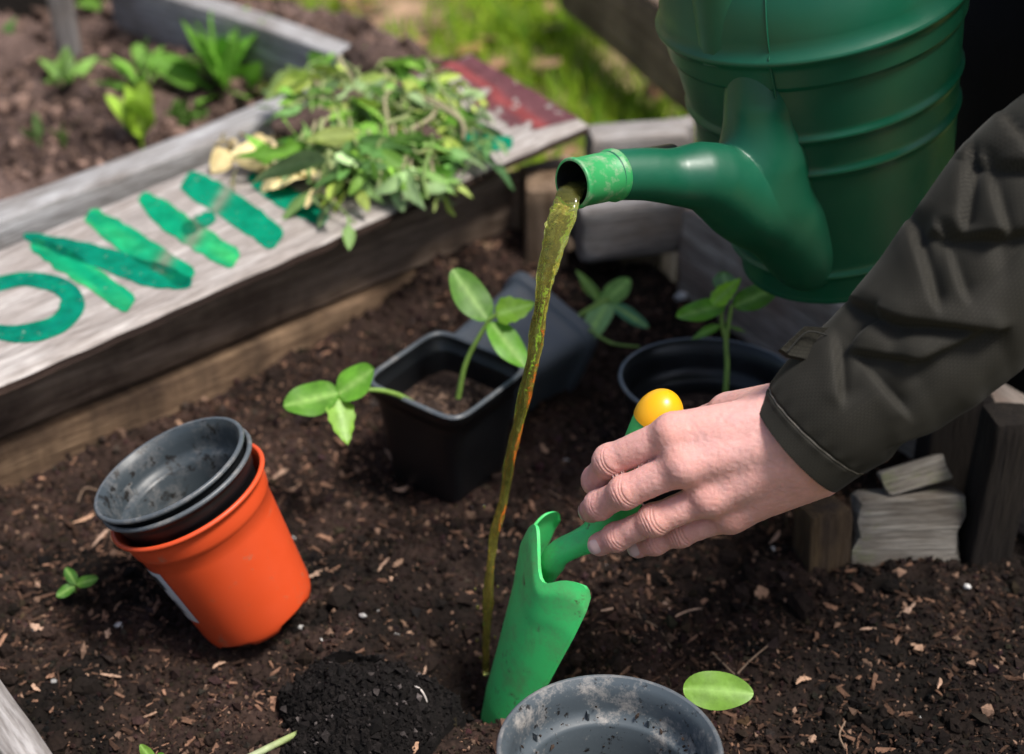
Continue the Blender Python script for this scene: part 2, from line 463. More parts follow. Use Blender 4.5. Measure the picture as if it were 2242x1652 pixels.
def rand_rot(n, tilt=1.0):
    a = RNG.uniform(0, 2 * math.pi, n); ct = RNG.uniform(-1, 1, n) * tilt; cr = RNG.uniform(-1, 1, n) * tilt
    def R(ax, t):
        c, s = np.cos(t), np.sin(t); m = np.zeros((n, 3, 3)); i, j = (ax + 1) % 3, (ax + 2) % 3
        m[:, ax, ax] = 1; m[:, i, i] = c; m[:, j, j] = c; m[:, i, j] = -s; m[:, j, i] = s
        return m
    return R(2, a) @ R(1, ct) @ R(0, cr)

def scatter(mb, P, S, C, base='oct', tilt=1.0, jit=0.35):
    n = len(P); BV = OCT_V if base == 'oct' else BOX_V
    V = BV[None] * S[:, None, :] * (1 + jit * RNG.uniform(-1, 1, (n, len(BV), 3)))
    V = np.einsum('nij,nkj->nki', rand_rot(n, tilt), V) + P[:, None]
    F_ = (OCT_T if base == 'oct' else BOX_Q)
    faces = (F_[None] + (np.arange(n) * len(BV))[:, None, None]).reshape(-1, F_.shape[1])
    Cv = np.repeat(C[:, None], len(BV), 1) * (1 + 0.2 * RNG.uniform(-1, 1, (n, len(BV), 1)))
    mb.add(V.reshape(-1, 3), q=faces if base == 'box' else None, t=faces if base == 'oct' else None, c=Cv.reshape(-1, 3))

def in_bed(n, m=0.004):
    x = RNG.uniform(-0.5, 0.5, n * 3); y = RNG.uniform(0.46, 1.34, n * 3)
    ok = inside(x, y, m) & (np.abs(x) < 0.40 * (y + 0.35))
    return x[ok][:n], y[ok][:n]

# crumbs of compost: uncountable, one object
mb = MB()
x, y = in_bed(64000)
s = np.exp(RNG.normal(math.log(0.0011), 0.55, len(x))).clip(0.0004, 0.0055)
C = soil_col(x, y) * RNG.uniform(0.4, 1.7, (len(x), 1)) * (1 + 0.1 * RNG.normal(size=(len(x), 3)))
pale = RNG.random(len(x)) < 0.08
C[pale] = np.array([0.16, 0.10, 0.07]) * RNG.uniform(0.5, 1.5, (pale.sum(), 1))
scatter(mb, np.stack([x, y, soil_h(x, y) + s * 0.3], -1), s[:, None] * RNG.uniform(0.6, 1.4, (len(x), 3)), C.clip(0.004, 0.6))
x, y = in_bed(1500)                                        # larger lumps, gathered in drifts
kp = fbm2(x, y, 12, 3, 27) > RNG.uniform(-0.3, 0.4, len(x)); x, y = x[kp], y[kp]
s = np.exp(RNG.normal(math.log(0.0042), 0.4, len(x))).clip(0.002, 0.010)
th, ph = np.meshgrid(np.linspace(0, math.pi, 6), np.linspace(0, 2 * math.pi, 8, endpoint=False), indexing='ij')
dr = np.stack([np.sin(th) * np.cos(ph), np.sin(th) * np.sin(ph), np.cos(th)], -1).reshape(-1, 3); qd = gridq(6, 8, True)
Cl = soil_col(x, y) * RNG.uniform(0.6, 1.5, (len(x), 1))
for i in range(len(x)):
    rad = s[i] * (1 + 0.5 * vnoise(dr * 1.8 + i * 3.1, 28))
    mb.add(np.array([x[i], y[i], 0]) + np.array([0, 0, 1]) * (soil_h(x[i:i + 1], y[i:i + 1])[0] + s[i] * 0.15) + dr * rad[:, None] * RNG.uniform(0.7, 1.2, 3), qd, c=Cl[i])
tag(mb.build('soil_crumbs', M['crumb'], smooth=False), 'dark brown crumbs of compost covering the bed', 'soil', kind='stuff')
mb = MB()
x, y = in_bed(24000)
L = np.exp(RNG.normal(math.log(0.0017), 0.6, len(x))).clip(0.0006, 0.0065)
w = L * RNG.uniform(0.05, 0.38, len(x)) ; w = w.clip(0.00022, 0.0015)
kp = fbm2(x, y, 10, 3, 29) > RNG.uniform(-0.45, 0.45, len(x)); x, y, L, w = x[kp], y[kp], L[kp], w[kp]
tone = RNG.random((len(x), 1)) ** 3.6
C = np.array([0.045, 0.028, 0.02]) * (1 - tone) + np.array([0.30, 0.185, 0.125]) * tone
fr = np.exp(-(np.hypot((x - 0.36) / 0.20, (y - 0.72) / 0.26)) ** 2)
wt = np.exp(-(np.hypot(x - HOLE[0], y - HOLE[1]) / 0.06) ** 2)
C = C * (1 - 0.65 * fr[:, None]) * (1 - 0.7 * wt[:, None]) * np.array([1.05, 0.95, 0.92])
scatter(mb, np.stack([x, y, soil_h(x, y) + 0.0008 + w * 0.5], -1), np.stack([L, w, w * 0.5], -1), C, 'box', 0.5, 0.55)
tag(mb.build('wood_fibres', M['crumb'], smooth=False), 'small brown wood fibres and bark bits mixed through the soil', 'mulch', kind='stuff')

# ground and lawn beyond the beds
def ground_h(x, y): return -0.12 + 0.012 * fbm2(x, y, 3, 3, 31)
mb = MB()
ax = np.concatenate([[-200, -60, -20, -8, -4, -2.5], np.linspace(-1.6, 2.2, 150), [3, 5, 10, 25, 60, 200]])
ay = np.concatenate([[-200, -60, -15, -4, -1], np.linspace(0.0, 4.2, 150), [5, 7, 12, 25, 60, 200]])
X, Y = np.meshgrid(ax, ay, indexing='ij'); Z = ground_h(X, Y)
p = np.clip(0.5 + 0.9 * fbm2(X, Y, 5, 4, 33), 0, 1)[..., None]
C = np.array([0.11, 0.15, 0.02]) * (1 - p) + np.array([0.26, 0.17, 0.115]) * p
mb.add(np.stack([X, Y, Z], -1), gridq(len(ax), len(ay)), c=C.reshape(-1, 3))
tag(mb.build('ground', M['lawn']), kind='structure')

def neighbour_inside(x, y):
    d1 = nrm([0.26, 0.282]); o = np.array([-0.205, 1.517])
    q = (x - o[0]) * -d1[1] + (y - o[1]) * d1[0]      # >0 beyond the near rail
    s = (x - o[0]) * d1[0] + (y - o[1]) * d1[1]
    return (q > 0.0) & (s < 0.06) & (q < 1.3)

mb = MB()
n = 90000
x = RNG.uniform(-0.5, 2.0, n); y = RNG.uniform(0.7, 3.6, n)
ok = ~inside(x, y, -0.04) & ~neighbour_inside(x, y)
ok &= fbm2(x, y, 5, 4, 33) < RNG.uniform(-0.1, 0.5, n)
x, y = x[ok], y[ok]; n = len(x)
hh = RNG.uniform(0.015, 0.05, n); an = RNG.uniform(0, 2 * math.pi, n); ln = RNG.uniform(0.2, 1.1, n) * hh
wd = RNG.uniform(0.0012, 0.003, n)
b0 = np.stack([x, y, ground_h(x, y) - 0.003], -1); side = np.stack([-np.sin(an), np.cos(an), 0 * an], -1) * wd[:, None]
out = np.stack([np.cos(an), np.sin(an), 0 * an], -1)
mid = b0 + out * (ln * 0.35)[:, None] + np.array([0, 0, 1]) * (hh * 0.6)[:, None]
tip = b0 + out * ln[:, None] + np.array([0, 0, 1]) * hh[:, None]
V = np.stack([b0 - side, b0 + side, mid + side * 0.8, mid - side * 0.8, tip], 1)
t1 = RNG.random((n, 1))
C = np.array([0.085, 0.23, 0.010]) * (1 - t1) + np.array([0.29, 0.40, 0.015]) * t1
k = np.arange(n)[:, None] * 5
mb.add(V.reshape(-1, 3), q=k + np.array([[0, 1, 2, 3]]), t=k + np.array([[3, 2, 4]]), c=np.repeat(C, 5, 0))
tag(mb.build('grass', M['grass']), 'short mossy green grass growing behind the raised beds', 'grass', kind='stuff')

mbp = []
for k in range(46):                                         # dead leaves lying on the lawn
    u, v = (random.uniform(640, 1560), random.uniform(-30, 330)) if k < 34 else (random.uniform(1840, 2240), random.uniform(560, 960))
    p = G(u, v, -0.10)
    if inside(p[0], p[1], -0.09) or neighbour_inside(p[0], p[1]): continue
    a = random.uniform(0, 6.28); Lf = random.uniform(0.03, 0.065)
    m1 = MB()
    t = random.random(); cc = np.array([0.42, 0.27, 0.19]) * t + np.array([0.30, 0.15, 0.06]) * (1 - t)
    dv = np.array([math.cos(a), math.sin(a), random.uniform(-0.15, 0.25)]) * Lf
    leaf(m1, p, p + dv, Lf * 0.6, (random.uniform(-.4, .4), random.uniform(-.4, .4), 1), 'oval', cc, bend=-0.15, seed=k)
    tag(m1.build('dry_leaf', M['weed'], loc=p), 'curled tan dead leaf lying on the mossy grass', 'leaf', 'dead leaves on the lawn')

# ------------------------------------------------------------------ timber
def plank(name, P0, P1, hdir, h, th, mat, parent=None, seed=0, rag=0.004, wob=0.0016, corner=0.10, loc=None, taper=1.0):
    P0 = np.asarray(P0, float); P1 = np.asarray(P1, float); L = np.linalg.norm(P1 - P0); a = (P1 - P0) / L
    hd = np.asarray(hdir, float); hd = nrm(hd - a * np.dot(hd, a)); td = np.cross(a, hd)
    m = max(10, int(L / 0.008)); r = min(h, th) * corner
    sec = []
    for cx, cy, a0 in ((1, 1, 0), (-1, 1, 90), (-1, -1, 180), (1, -1, 270)):
        for q in (0, 30, 60, 90):
            t = math.radians(a0 + q); sec.append((cx * (h / 2 - r) + r * math.cos(t), cy * (th / 2 - r) + r * math.sin(t)))
        # an extra point half way to the next corner
        nxc = {(1, 1): (-1, 1), (-1, 1): (-1, -1), (-1, -1): (1, -1), (1, -1): (1, 1)}[(cx, cy)]
        e0 = sec[-1]
        t = math.radians(a0 + 90); e1 = (nxc[0] * (h / 2 - r) + r * math.cos(t), nxc[1] * (th / 2 - r) + r * math.sin(t))
        for f_ in (0.25, 0.5, 0.75): sec.append((e0[0] + (e1[0] - e0[0]) * f_, e0[1] + (e1[1] - e0[1]) * f_))
    sec = np.array(sec); ns = len(sec)
    s = np.linspace(0, L, m)
    s = np.concatenate([[0.0], s[1:-1], [L]])
    rings, gs = [], []
    for k, sv in enumerate(s):
        e = min(k, m - 1 - k); sc = 1.0 if e > 0 else 0.93
        tp = 1 + (taper - 1) * sv / L
        ly = sec[:, 0] * sc * tp; lz = sec[:, 1] * sc * tp
        gp = np.stack([np.full(ns, sv), ly, lz], -1) + seed * 3.7
        w1 = fbm(gp * np.array([9, 60, 60]), 3, seed); w2 = vnoise(gp * np.array([5, 8, 8]), seed + 5); w3 = vnoise(gp * np.array([5, 8, 8]), seed + 9)
        rr = 1 + 0 * w1
        ly2 = ly + nrm(sec)[:, 0] * w1 * wob + w2 * wob * 1.2; lz2 = lz + nrm(sec)[:, 1] * w1 * wob + w3 * wob * 1.2
        off = np.zeros(ns)
        if e == 0: off = (1 if k == 0 else -1) * (0.5 + 0.5 * vnoise(gp * 90, seed + 3)) * rag
        rings.append(P0 + a * (sv + off)[:, None] + hd * ly2[:, None] + td * lz2[:, None])
        gs.append(gp)
    mb = MB(); loft(mb, np.array(rings), g=np.array(gs).reshape(-1, 3))
    return mb.build(name, mat, parent, loc)

def p3(p, z): return np.array([p[0], p[1], z])
ZU = np.array([0, 0, 1.0])

# near bed
bed = thing('raised_bed', 'weathered timber raised bed of dark soil holding the plant pots', 'raised bed', (0.0, 1.0, -0.12))
aL = pL + dL * -0.045; bL = pL + dL * 0.56
off = -nL * 0.010
plank('plank', p3(aL + off, 0.078), p3(bL + off, 0.078), ZU, 0.060, 0.026, M['wood_wall'], bed, 1, wob=0.002)
plank('plank', p3(aL + off + nL * 0.006, 0.0), p3(bL + off + nL * 0.006, 0.0), ZU, 0.088, 0.028, M['wood_low'], bed, 2, wob=0.002)
plank('plank', p3(aL + off, -0.085), p3(bL + off, -0.085), ZU, 0.07, 0.026, M['wood_wall'], bed, 3)
aR = pR + dR * -0.05; bR = pR + dR * 0.62
offr = -nR * 0.018
plank('plank', p3(aR + offr, 0.055), p3(bR + offr, 0.048), ZU, 0.095, 0.032, M['wood_beam'], bed, 4, wob=0.002)
plank('plank', p3(aR + offr, -0.05), p3(bR + offr, -0.05), ZU, 0.10, 0.03, M['wood_wall'], bed, 5)
aF = pF + dF * -0.40; bF = pF + dF * 0.30
offf = -nF * 0.012
plank('plank', p3(aF + offf, 0.055), p3(bF + offf, 0.055), ZU, 0.09, 0.024, M['wood_grey'], bed, 6, wob=0.004, rag=0.01)
plank('plank', p3(aF + offf, -0.05), p3(bF + offf, -0.05), ZU, 0.10, 0.024, M['wood_wall'], bed, 7)
# corner timbers
def post(u, v, wpx, top, mat, seed, parent=bed, depth_w=None, lean=(0, 0)):
    b = G(u, v, 0.0); wd = wpx / F * np.dot(b - CAM, FWD)
    b[1] += (depth_w or wd) / 2
    return plank('post', p3(b, -0.12), p3(b + np.array([lean[0], lean[1], 0]), top), np.array([1, 0.0, 0]), wd, depth_w or wd * 0.8, mat, parent, seed, rag=0.004)
post(1112, 596, 62, 0.103, M['wood_post'], 11)
post(1196, 640, 92, 0.112, M['wood_post'], 12, depth_w=0.05)
post(1517, 640, 66, 0.085, M['wood_post'], 13, depth_w=0.03)
plank('beam', p3(G(1258, 470, 0.10), 0.073) + np.array([0, 0.035, 0]), p3(G(1492, 446, 0.10), 0.075) + np.array([0, 0.035, 0]), ZU, 0.058, 0.066, M['wood_grey'], bed, 14, wob=0.003)
plank('beam', G(1286, 335, 0.09), G(1500, 322, 0.09), ZU, 0.045, 0.045, M['wood_grey'], bed, 15, wob=0.003)
b = G(1487, 345, 0.07)
plank('post', p3(b, -0.12), p3(b, 0.112), (1, 0, 0), 0.03, 0.03, M['wood_grey'], bed, 16)
b = G(18, 1015, 0.0)
plank('post', p3(b + np.array([-0.02, 0.01, 0]), -0.12), p3(b + np.array([-0.02, 0.01, 0]), 0.095), (1, 0, 0), 0.04, 0.04, M['wood_dark'], bed, 17)
b = G(2148, 1230, 0.0)
plank('post', p3(b, -0.12), p3(b + np.array([0.004, 0.018, 0]), 0.128), (1, 0.1, 0), 0.034, 0.034, M['wood_dark'], bed, 18, rag=0.006, corner=0.1)
b = G(2075, 1120, 0.0)
plank('post', p3(b, -0.12), p3(b + np.array([0.0, 0.02, 0]), 0.10), (1, 0.1, 0), 0.05, 0.03, M['wood_dark'], bed, 19)

cq, dq = G(1250, 560, 0.0) + np.array([0, 0.085, 0]), G(1540, 560, 0.0) + np.array([0, 0.085, 0])
plank('plank', p3(cq, -0.02), p3(dq, -0.02), ZU, 0.17, 0.02, M['wood_dark'], bed, 41)  # dark board added behind the beam to stand in for the cavity's shade
plank('plank', p3(pL + off + np.array([0.045, 0.040]), 0.04), p3(pL + off + np.array([0.105, 0.075]), 0.04), ZU, 0.12, 0.02, M['wood_wall'], bed, 42)

# loose timber beside the hand
b = G(1812, 1262, 0.0)
o = plank('wooden_stake', p3(b + np.array([0.0, 0.012, 0]), -0.05), p3(b + np.array([-0.004, 0.03, 0]), 0.046), (1, 0.35, 0), 0.036, 0.030, M['wood_stake'], None, 21, rag=0.004, corner=0.07, loc=p3(b, -0.03))
tag(o, 'short wet amber brown stake driven into the soil beside the bleached board', 'stake')
c0, c1 = G(1862, 1170, 0.028), G(2122, 1165, 0.028)
o = plank('wooden_board', c0 + np.array([0, 0.012, -0.004]), c1 + np.array([0, 0.012, -0.002]), np.array([0, 0.25, 1]), 0.060, 0.02, M['wood_pale'], None, 22, rag=0.012, wob=0.003, corner=0.12, loc=(c0 + c1) / 2)
tag(o, 'bleached mossy board set on edge between the amber stake and the dark post', 'board')
c0, c1 = G(1925, 1068, 0.058), G(2078, 1022, 0.068)
o = plank('wood_offcut', c0 + np.array([0, 0.005, 0]), c1 + np.array([0, 0.005, 0]), np.array([0, 0.8, 1]), 0.021, 0.016, M['wood_pale'], None, 23, rag=0.006, wob=0.003, loc=(c0 + c1) / 2)
tag(o, 'thin grey wood offcut propped on the bleached mossy board', 'wood scrap')

# neighbouring bed
nb = thing('raised_bed', 'raised bed with grey plank rails and weedy crumbly soil behind the painted board', 'raised bed', (-0.5, 1.7, -0.12))
r0, r1 = G(-260, 560, 0.13), G(715, 188, 0.13)
dn = nrm((r1 - r0) * np.array([1, 1, 0])); pn = np.array([-dn[1], dn[0], 0])
plank('rail', r0 * [1, 1, 0] + ZU * 0.092 + pn * 0.0, r1 * [1, 1, 0] + ZU * 0.092, ZU, 0.075, 0.040, M['wood_rail'], nb, 31, wob=0.002)
plank('rail', r0 * [1, 1, 0] + ZU * 0.0, r1 * [1, 1, 0] + ZU * 0.0, ZU, 0.10, 0.034, M['wood_wall'], nb, 32)
c0, c1 = G(250, -68, 0.13), G(800, 122, 0.13)
plank('rail', c0 - ZU * 0.035, c1 - ZU * 0.035, ZU, 0.07, 0.034, M['wood_rail'], nb, 33, wob=0.002)
plank('rail', c0 - ZU * 0.12, c1 - ZU * 0.12, ZU, 0.09, 0.028, M['wood_wall'], nb, 34)
c0, c1 = G(-420, 40, 0.13), G(420, -80, 0.10)
plank('rail', c0 - ZU * 0.02 + np.array([0, .1, 0]), c1 - ZU * 0.02 + np.array([0, .1, 0]), ZU, 0.10, 0.05, M['wood_dark'], nb, 35)
b = G(150, 95, 0.06)
plank('post', p3(b, -0.05), p3(b, 0.22), (1, 0, 0), 0.028, 0.02, M['wood_grey'], nb, 36)
# lumpy soil in it
nx, ny = 300, 260
o0 = r0 * [1, 1, 0]; Lr = 1.15
S_, T_ = np.meshgrid(np.linspace(-0.15, Lr - 0.36, nx), np.linspace(0.012, 0.95, ny), indexing='ij')
X = o0[0] + dn[0] * S_ + pn[0] * T_; Y = o0[1] + dn[1] * S_ + pn[1] * T_
def nsoil_h(x, y):
    return 0.055 + 0.035 * fbm2(x, y, 7, 3, 41) + 0.03 * np.abs(fbm2(x, y, 18, 4, 42)) + 0.008 * fbm2(x, y, 70, 3, 43)
Z = nsoil_h(X, Y)
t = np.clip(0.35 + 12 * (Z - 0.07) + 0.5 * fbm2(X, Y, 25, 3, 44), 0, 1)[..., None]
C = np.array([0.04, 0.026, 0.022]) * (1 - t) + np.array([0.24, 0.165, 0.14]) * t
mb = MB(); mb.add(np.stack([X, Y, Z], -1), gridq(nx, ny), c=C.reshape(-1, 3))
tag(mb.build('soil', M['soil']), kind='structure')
mb = MB()
n = 6000
s = RNG.uniform(-0.1, Lr - 0.37, n); t = RNG.uniform(0.02, 0.9, n)
x = o0[0] + dn[0] * s + pn[0] * t; y = o0[1] + dn[1] * s + pn[1] * t
sz = np.exp(RNG.normal(math.log(0.004), 0.55, n)).clip(0.0015, 0.016)
tone = RNG.random((n, 1)) ** 1.6
C = np.array([0.04, 0.026, 0.02]) * (1 - tone) + np.array([0.26, 0.17, 0.135]) * tone
scatter(mb, np.stack([x, y, nsoil_h(x, y) + sz * 0.3], -1), sz[:, None] * RNG.uniform(0.6, 1.3, (n, 3)), C)
tag(mb.build('soil_clods', M['crumb'], smooth=False), 'dry pinkish clods of earth in the weedy bed', 'soil', kind='stuff')

# timber edging on the lawn far behind the can
c0, c1 = G(1255, -70, 0.0), G(1610, 205, 0.0)
o = plank('timber_edging', c0, c1, ZU, 0.12, 0.05, M['wood_wall'], None, 38, loc=(c0 + c1) / 2)
tag(o, 'old brown timber edging lying on the grass behind the watering can', 'timber')

# ------------------------------------------------------------------ painted board
L0, R0, L1 = G(-60, 866, 0.124), G(1290, 268, 0.150), G(-60, 566, 0.130)
bn = nrm(np.cross(R0 - L0, L1 - L0))
if bn[2] < 0: bn = -bn
def on_board(u, v, lift=0.0):
    r = FWD + (u - CW / 2) / F * RT - (v - CH / 2) / F * UP
    k = np.dot(L0 - CAM, bn) / np.dot(r, bn)
    return CAM + r * k + bn * lift
R1 = on_board(1030, 112)
L0, L1 = L0 + (L0 - R0) * 0.18, L1 + (L1 - R1) * 0.18
brd = thing('painted_board', 'long weathered board with green painted letters lying across the bed edges', 'board', (L0 + R1) / 2 - bn * 0.007)
m, n = 150, 40
S_, T_ = np.meshgrid(np.linspace(0, 1, m), np.linspace(0, 1, n), indexing='ij')
lo = L0 + (R0 - L0) * S_[..., None]; hi = L1 + (R1 - L1) * S_[..., None]
top = lo + (hi - lo) * T_[..., None]
along, across = S_ * np.linalg.norm(R0 - L0), T_ * 0.19
gg = np.stack([along, across, 0 * along], -1) + 5.0
edge = np.minimum(np.minimum(T_, 1 - T_) * 0.19, np.minimum(S_, 1 - S_) * 0.6)
top = top - bn * (0.004 * np.exp(-(edge / 0.003)) )[..., None]
jag = 0.0018 * vnoise(gg * [40, 0, 0] + 3.3, 7) * (T_ < 0.01) + 0.002 * vnoise(gg * [40, 0, 0] + 8.3, 8) * (T_ > 0.99)
top = top + nrm(L1 - L0) * jag[..., None]
bot = top - bn * 0.007
mb = MB()
mb.add(top, gridq(m, n), g=gg)
mb.add(bot, gridq(m, n)[:, ::-1], g=gg - [0, 0, 0.016])
def skirt(a, b, ga):
    k = len(a); mb.add(np.concatenate([a, b]), np.stack([np.arange(k - 1), np.arange(k - 1) + k, np.arange(1, k) + k, np.arange(1, k)], -1), g=np.concatenate([ga, ga - [0, 0, .016]]))
mb.build('plank', M['wood_board'], brd); mb = MB()
skirt(top[:, 0], bot[:, 0], gg[:, 0]); skirt(top[::-1, -1], bot[::-1, -1], gg[::-1, -1])
skirt(top[0, ::-1], bot[0, ::-1], gg[0, ::-1]); skirt(top[-1], bot[-1], gg[-1])
mb.build('plank_edge', M['wood_edge'], brd)

GREENS = [np.array([0.002, 0.19, 0.105]), np.array([0.004, 0.28, 0.12]), np.array([0.001, 0.115, 0.085])]
def stroke(mb, pts, w, k=0, seed=0, n=44, ends=0.25, closed=False, fade=None):
    P = catmull(np.array(pts, float), n)
    tn = nrm(np.gradient(P, axis=0)); nn = np.stack([-tn[:, 1], tn[:, 0]], -1)
    t = np.linspace(0, 1, n)
    rng = np.random.default_rng(seed)
    wv = np.interp(t, np.linspace(0, 1, len(w)), w) * 1.2
    if not closed:
        e = np.minimum(t, 1 - t) * n
        wv = wv * np.clip(0.62 + 0.25 * e ** 0.6, 0, 1)
    j = vnoise(np.stack([t * 16, 0 * t, 0 * t + seed], -1), 3) * 2.6; j2 = vnoise(np.stack([t * 16, 0 * t + 9, 0 * t + seed], -1), 4) * 2.6
    cr = np.linspace(-1, 1, 7)
    V, C = [], []
    for i in range(n):
        for q in cr:
            o_ = q * wv[i] / 2 + (j[i] if q > 0 else j2[i]) * abs(q)
            p = P[i] + nn[i] * o_
            V.append(on_board(p[0], p[1], 0.0007))
            f1 = 0.5 + 0.5 * vnoise(np.array([[t[i] * 5 + seed, q * 1.2, 0.5]]), 6)[0]
            f2 = max(0, vnoise(np.array([[t[i] * 3.1 + seed * 2, q * 0.8, 3.5]]), 8)[0])
            c = GREENS[0] * (1 - f1) + GREENS[k % 3] * f1
            c = c * (1 - 0.75 * f2) + np.array([0.05, 0.40, 0.11]) * 0.75 * f2 if k == 1 else c
            if fade is not None:
                w_ = math.exp(-((t[i] - fade) / 0.05) ** 2) * 0.75
                c = c * (1 - w_) + np.array([0.20, 0.19, 0.15]) * w_
            C.append(c)
    mb.add(V, gridq(n, 7), c=np.array(C))
th = np.linspace(math.pi, 3 * math.pi, 13)
m1 = MB(); stroke(m1, [(46 + 112 * math.cos(a) - 6 * math.sin(a), 673 + 60 * math.sin(a) - 4 * math.cos(a)) for a in th], [40, 27, 29, 46, 34, 28, 40], 2, 1, n=110, closed=True)
m1.build('letter', M['paint'], brd)
m1 = MB()
stroke(m1, [(70, 532), (170, 590), (288, 672)], [24, 42, 40, 38], 1, 2)
stroke(m1, [(192, 470), (300, 540), (418, 615)], [30, 46, 46, 44], 1, 3, fade=0.75)
stroke(m1, [(52, 516), (200, 560), (330, 602), (420, 622)], [14, 36, 46, 44, 22], 2, 4)
m1.build('letter', M['paint'], brd)
m1 = MB()
stroke(m1, [(308, 430), (400, 500), (518, 574)], [26, 46, 46, 38], 1, 5, fade=0.62)
stroke(m1, [(405, 393), (500, 450), (612, 530)], [44, 52, 52, 46], 0, 6, fade=0.42)
stroke(m1, [(400, 512), (430, 492), (470, 472)], [24, 26, 24], 0, 7, n=20, fade=0.5)
m1.build('letter', M['paint'], brd)
m1 = MB()
stroke(m1, [(545, 385), (620, 430), (715, 486)], [20, 42, 40, 26], 0, 8)
m1.build('letter', M['paint'], brd)
m1 = MB(); stroke(m1, [(770, 345), (830, 385), (905, 405)], [30, 40, 34], 0, 9); m1.build('letter', M['paint'], brd)
m1 = MB(); stroke(m1, [(985, 305), (1050, 310), (1122, 316)], [22, 32, 28], 0, 10, n=26); m1.build('letter', M['paint'], brd)
# dark red painted end
m1 = MB()
n1, n2 = 150, 120
S_, T_ = np.meshgrid(np.linspace(0, 1, n1), np.linspace(0, 1, n2), indexing='ij')
e0 = np.array([(950, 150), (1120, 300)], float); e1 = np.array([(1034, 122), (1268, 260)], float)
Lft = e0[0] + (e0[1] - e0[0]) * T_[..., None]; Rgt = e1[0] + (e1[1] - e1[0]) * T_[..., None]
P = Lft + (Rgt - Lft) * S_[..., None]
nz = vnoise(np.stack([T_ * 9, 0 * T_, 0 * T_ + 2], -1), 12)
P = P + ((1 - S_) ** 2 * nz * 26)[..., None] * np.array([1.0, -0.3]) + (vnoise(np.stack([T_ * 30, S_ * 0, 0 * T_], -1), 13) * 4 * (S_ > .98))[..., None]
V = np.array([on_board(a, b, 0.0007) for a, b in P.reshape(-1, 2)])
pv = fbm(np.stack([P[..., 0] * 0.045, P[..., 1] * 0.06, 0 * S_], -1), 4, 15)
band = np.exp(-((S_ - 0.42) / 0.13) ** 2)
C = np.array([0.115, 0.048, 0.055]) * (1 - band[..., None]) + np.array([0.23, 0.055, 0.055]) * band[..., None]
keep = ((pv < 0.42 - 0.25 * (S_ < 0.25)) ).ravel()
q = gridq(n1, n2); q = q[keep[q].all(1)]
m1.add(V, q, c=C.reshape(-1, 3))
tag(m1.build('paint_patch', M['paint'], brd), 'flaking dark red paint on the end of the board')

# ------------------------------------------------------------------ pulled weeds
def sprig(mb, root, dirv, Lg, nleaf, lc, sc, lift, seed, lw=0.4, ll=0.028, shape=('lance', 'spoon', 'lobed', 'oval'), sr=1.0):
    rng = np.random.default_rng(seed)
    d = nrm(dirv); s_ = nrm(np.cross(d, bn))
    P = [root]
    for k in range(1, 6):
        P.append(root + d * Lg * k / 5 + s_ * Lg * 0.16 * rng.normal() + bn * (lift * math.sin(k / 5 * 2.7)) + bn * 0.005 * rng.normal())
    P = catmull(P, 16)
    tube(mb, P, np.linspace(0.0016, 0.0008, 16) * sr, 6, sc)
    for k in range(nleaf):
        f = (k + 0.6) / nleaf; b = P[min(15, int(3 + 12 * f))]
        an = rng.uniform(-1, 1) * 1.25 + (0.6 if k % 2 else -0.6)
        ld = d * math.cos(an) + s_ * math.sin(an) + bn * rng.uniform(-0.5, 0.18)
        Lf = ll * rng.uniform(0.6, 1.35)
        nv = bn + 0.9 * rng.normal(size=3)
        c = np.asarray(lc) * rng.uniform(0.45, 1.35) + (np.array([0.08, 0.10, 0.06]) if rng.random() < 0.25 else 0)
        leaf(mb, b, b + nrm(ld) * Lf, Lf * lw * rng.uniform(0.7, 1.3), nv, shape[rng.integers(len(shape))], c, cm=c * 1.25 + 0.05, bend=rng.uniform(0.0, 0.55), ns=9, seed=seed * 31 + k)

pile = thing('weed_pile', 'heap of pulled green weeds with soil clods on the painted board', 'weeds', on_board(850, 330, 0.0))
GW = [(0.17, 0.38, 0.045), (0.24, 0.47, 0.06), (0.34, 0.50, 0.22), (0.12, 0.29, 0.06), (0.40, 0.52, 0.09)]
rs = np.random.default_rng(5)
k = 0
while k < 100:
    u, v = rs.uniform(600, 1050), rs.uniform(105, 470)
    du, dv = (u - 832) / 150, (v - 305 - (u - 832) * -0.05) / 132
    r2 = du * du + dv * dv
    if r2 > 1.0 or (u < 720 and v < 205): continue
    hgt = 0.030 * (1 - r2) ** 0.8
    p = on_board(u, v, 0.004) ; p = on_board(u, v + hgt * 900, hgt * rs.uniform(0.4, 1.0) + 0.004)
    c = G(850, 300, 0.16)
    out = 0.6 * nrm((p - c) * np.array([1, 1, 0]) + 0.05 * rs.normal(size=3) * [1, 1, 0]) + np.array([0, -0.35, 0]) + 0.6 * rs.normal(size=3) * [1, 1, 0.2]
    m1 = MB(); sprig(m1, p, out, rs.uniform(0.028, 0.055), int(rs.integers(5, 9)), GW[rs.integers(5)], (0.22, 0.27, 0.10), 0.012, 100 + k, lw=rs.uniform(0.3, 0.5), ll=rs.uniform(0.022, 0.040))
    m1.build('weed_sprig', M['weed'], pile); k += 1
